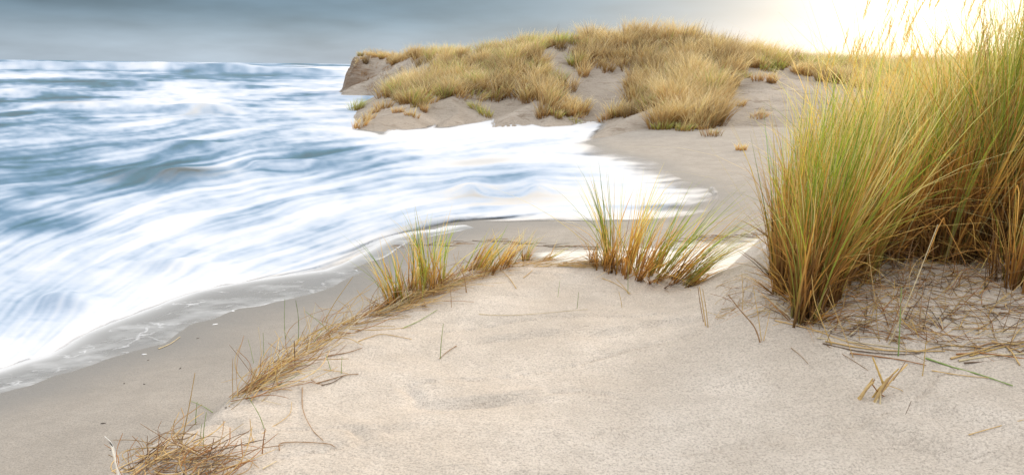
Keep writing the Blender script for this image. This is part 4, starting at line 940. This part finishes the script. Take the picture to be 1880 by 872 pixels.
def along(t0, t1, spread):
    def f(rg):
        t = rg.uniform(t0, t1)*(len(cl_w)-1); i = min(int(t), len(cl_w)-2); q = cl_w[i]*(1-(t-i))+cl_w[i+1]*(t-i)
        q = q+np.array([rg.normal(0, spread), rg.normal(0, spread), 0]); q[2] = max(gz(q[0], q[1]), q[2]-.08)+abs(rg.normal(0, .012)); return q
    return f
P_ = [TINT['tan'], TINT['gold'], TINT['rust'], TINT['tan'], TINT['brown'], TINT['pale'], (.45, .28, .10)]
litter('crest_litter', 'matted golden straw lying along the left crest edge', 280, along(.04, .85, .055), (.12, .45), (.0014, .0034), P_, (.85, .5), .26, 1, .5)
litter('crest_litter', 'looser straw along the upper crest edge between the tufts', 130, along(.6, 1.0, .04), (.12, .40), (.0012, .0026), P_, (.45, .35), .16, 2)
litter('crest_stalks', 'short broken stalks poking up along the left crest edge', 90, along(.08, 1.0, .05), (.06, .28), (.0012, .0026), P_+[TINT['green']], (1.2, 1.2), 1.1, 4, .1)
cr_w = np.array([hit(x, y) for x, y in [(915,489),(960,486),(1010,486),(1060,486),(1100,487)]])
def crestpt(rg):
    t = rg.uniform(0, 3.99); i = int(t); q = cr_w[i]*(1-(t-i))+cr_w[i+1]*(t-i); q = q+[rg.normal(0, .05), rg.normal(0, .03), 0]; q[2] = gz(q[0], q[1]); return q
litter('crest_litter', 'thin straws lying along the middle of the crest', 70, crestpt, (.15, .5), (.0012, .0024), P_, (.0, .35), .12, 21)
def tangle(rg):
    px = rg.uniform(205, 405); py = rg.uniform(805, 900)+max(0, (px-380))*.2
    if py < np.interp(px, [200, 260, 330, 400, 430], [860, 822, 806, 842, 870]): return None
    q = hit(px, py); return q+[0, 0, abs(rg.normal(0, .02))]
litter('dead_tangle', 'heap of tangled dead brown grass at the bottom left corner', 200, tangle, (.06, .28), (.0016, .0038), [TINT['brown'], TINT['tan'], TINT['dark'], TINT['rust'], TINT['tan'], (.40, .27, .14)], (.5, 1.0), .28, 6, .7)
litter('dead_tangle_stalks', 'stalks sticking up out of the dead brown tangle', 34, tangle, (.08, .2), (.0014, .0028), [TINT['brown'], TINT['tan'], TINT['rust']], (1.2, 1.5), 1.0, 16, .3)
def slope(rg):
    px = rg.uniform(1430, 1885); lo = np.interp(px, [1430, 1500, 1600, 1700, 1880], [590, 610, 630, 640, 650]); hi = np.interp(px, [1430, 1600, 1750, 1880], [500, 470, 455, 430])
    py = hi+(lo-hi)*rg.uniform(0, 1)**1.2; return hit(px, py)
litter('slope_litter', 'dry stems strewn over the bare slope under the big grass', 640, slope, (.05, .34), (.0012, .0028), [TINT['tan'], TINT['pale'], TINT['brown'], TINT['rust'], TINT['tan'], TINT['dark'], TINT['brown'], TINT['dark'], TINT['gold']], (.1, 1.4), .12, 7, .2)
litter('slope_stalks', 'broken stems leaning out of the bare slope under the big grass', 230, slope, (.08, .38), (.0014, .003), [TINT['tan'], TINT['gold'], TINT['rust'], TINT['brown'], TINT['dark']], (1.2, 1.5), .9, 8, .2)
def moundp(rg): return hit(rg.uniform(1310, 1430), rg.uniform(512, 590))
litter('mound_litter', 'fine straw over the little mound left of the big grass', 90, moundp, (.08, .25), (.0008, .0018), P_, (.2, .9), .1, 9, .4)
def wrack(rg):
    px = rg.choice([rg.uniform(700, 1080), rg.uniform(1230, 1420)]); py = np.interp(px, [700, 800, 900, 1000, 1080, 1230, 1300, 1420], [452, 450, 442, 452, 455, 442, 436, 432])+rg.normal(0, 2.2); return hit(px, py)
litter('wrack_line', 'dark line of washed up twigs across the beach behind the crest', 95, wrack, (.08, .35), (.003, .007), [TINT['dark'], TINT['brown'], (.2, .14, .09)], (0, .3), .04, 10, .3)
# loose bits on the beach
M_BIT = plain('dark_debris', (.07, .055, .045)); M_FB = plain('foam_fleck', (.85, .87, .9), .6)
def blob(s, seed):
    rg = np.random.default_rng(seed); V = []; n, m_ = 7, 5
    for i in range(m_):
        ph = math.pi*i/(m_-1)
        for j in range(n):
            a = 2*math.pi*j/n; r = 1+rg.normal(0, .18); V.append([math.cos(a)*math.sin(ph)*r*s[0], math.sin(a)*math.sin(ph)*r*s[1], math.cos(ph)*s[2]])
    i, j = np.meshgrid(np.arange(m_-1), np.arange(n), indexing='ij'); a0 = i*n+j; a1 = i*n+(j+1) % n
    return np.array(V), np.stack([a0, a0+n, a1+n, a1], -1).reshape(-1, 4)
for k, (px, py, s, lab) in enumerate([(190,777,1.3,'black chip of debris on the beach near the bottom left'),(204,826,.6,'tiny dark speck beside the feather'),(363,621,.9,'dark speck on wet sand near the pale straw'),(272,661,.7,'small dark speck below the straw on the beach'),
      (331,676,1.0,'flat dark fleck in the middle of the grey beach'),(228,704,.9,'dark fleck left on the grey beach'),(265,705,.8,'second dark fleck beside it on the grey beach'),(492,528,.9,'small dark stone in the thin swash'),(275,599,1.2,'dark stone showing in the lacy backwash'),(265,568,.9,'dark stone at the white foam edge')]):
    p = hit(px, py); V, Fq = blob((.018*s, .007*s, .005*s), k); o = mesh_obj('beach_debris', V, Fq, M_BIT); o.location = p; o.rotation_euler = (0, 0, .4*k); tag(o, lab, 'debris', 'dark bits on the beach')
for k, (px, py, s, lab) in enumerate([(395,595,1.0,'bright foam fleck at the end of the swash'),(265,650,.9,'pale foam fleck beside the straw on the beach'),(428,571,.8,'thin foam curl at the swash edge'),(655,497,1.3,'white foam tongue at the tip of the thin swash')]):
    p = hit(px, py); V, Fq = blob((.03*s, .010*s, .004), 40+k); o = mesh_obj('foam_fleck', V, Fq, M_FB); o.location = p; o.rotation_euler = (0, 0, .5-.4*k); tag(o, lab, 'foam', 'foam flecks on the beach')
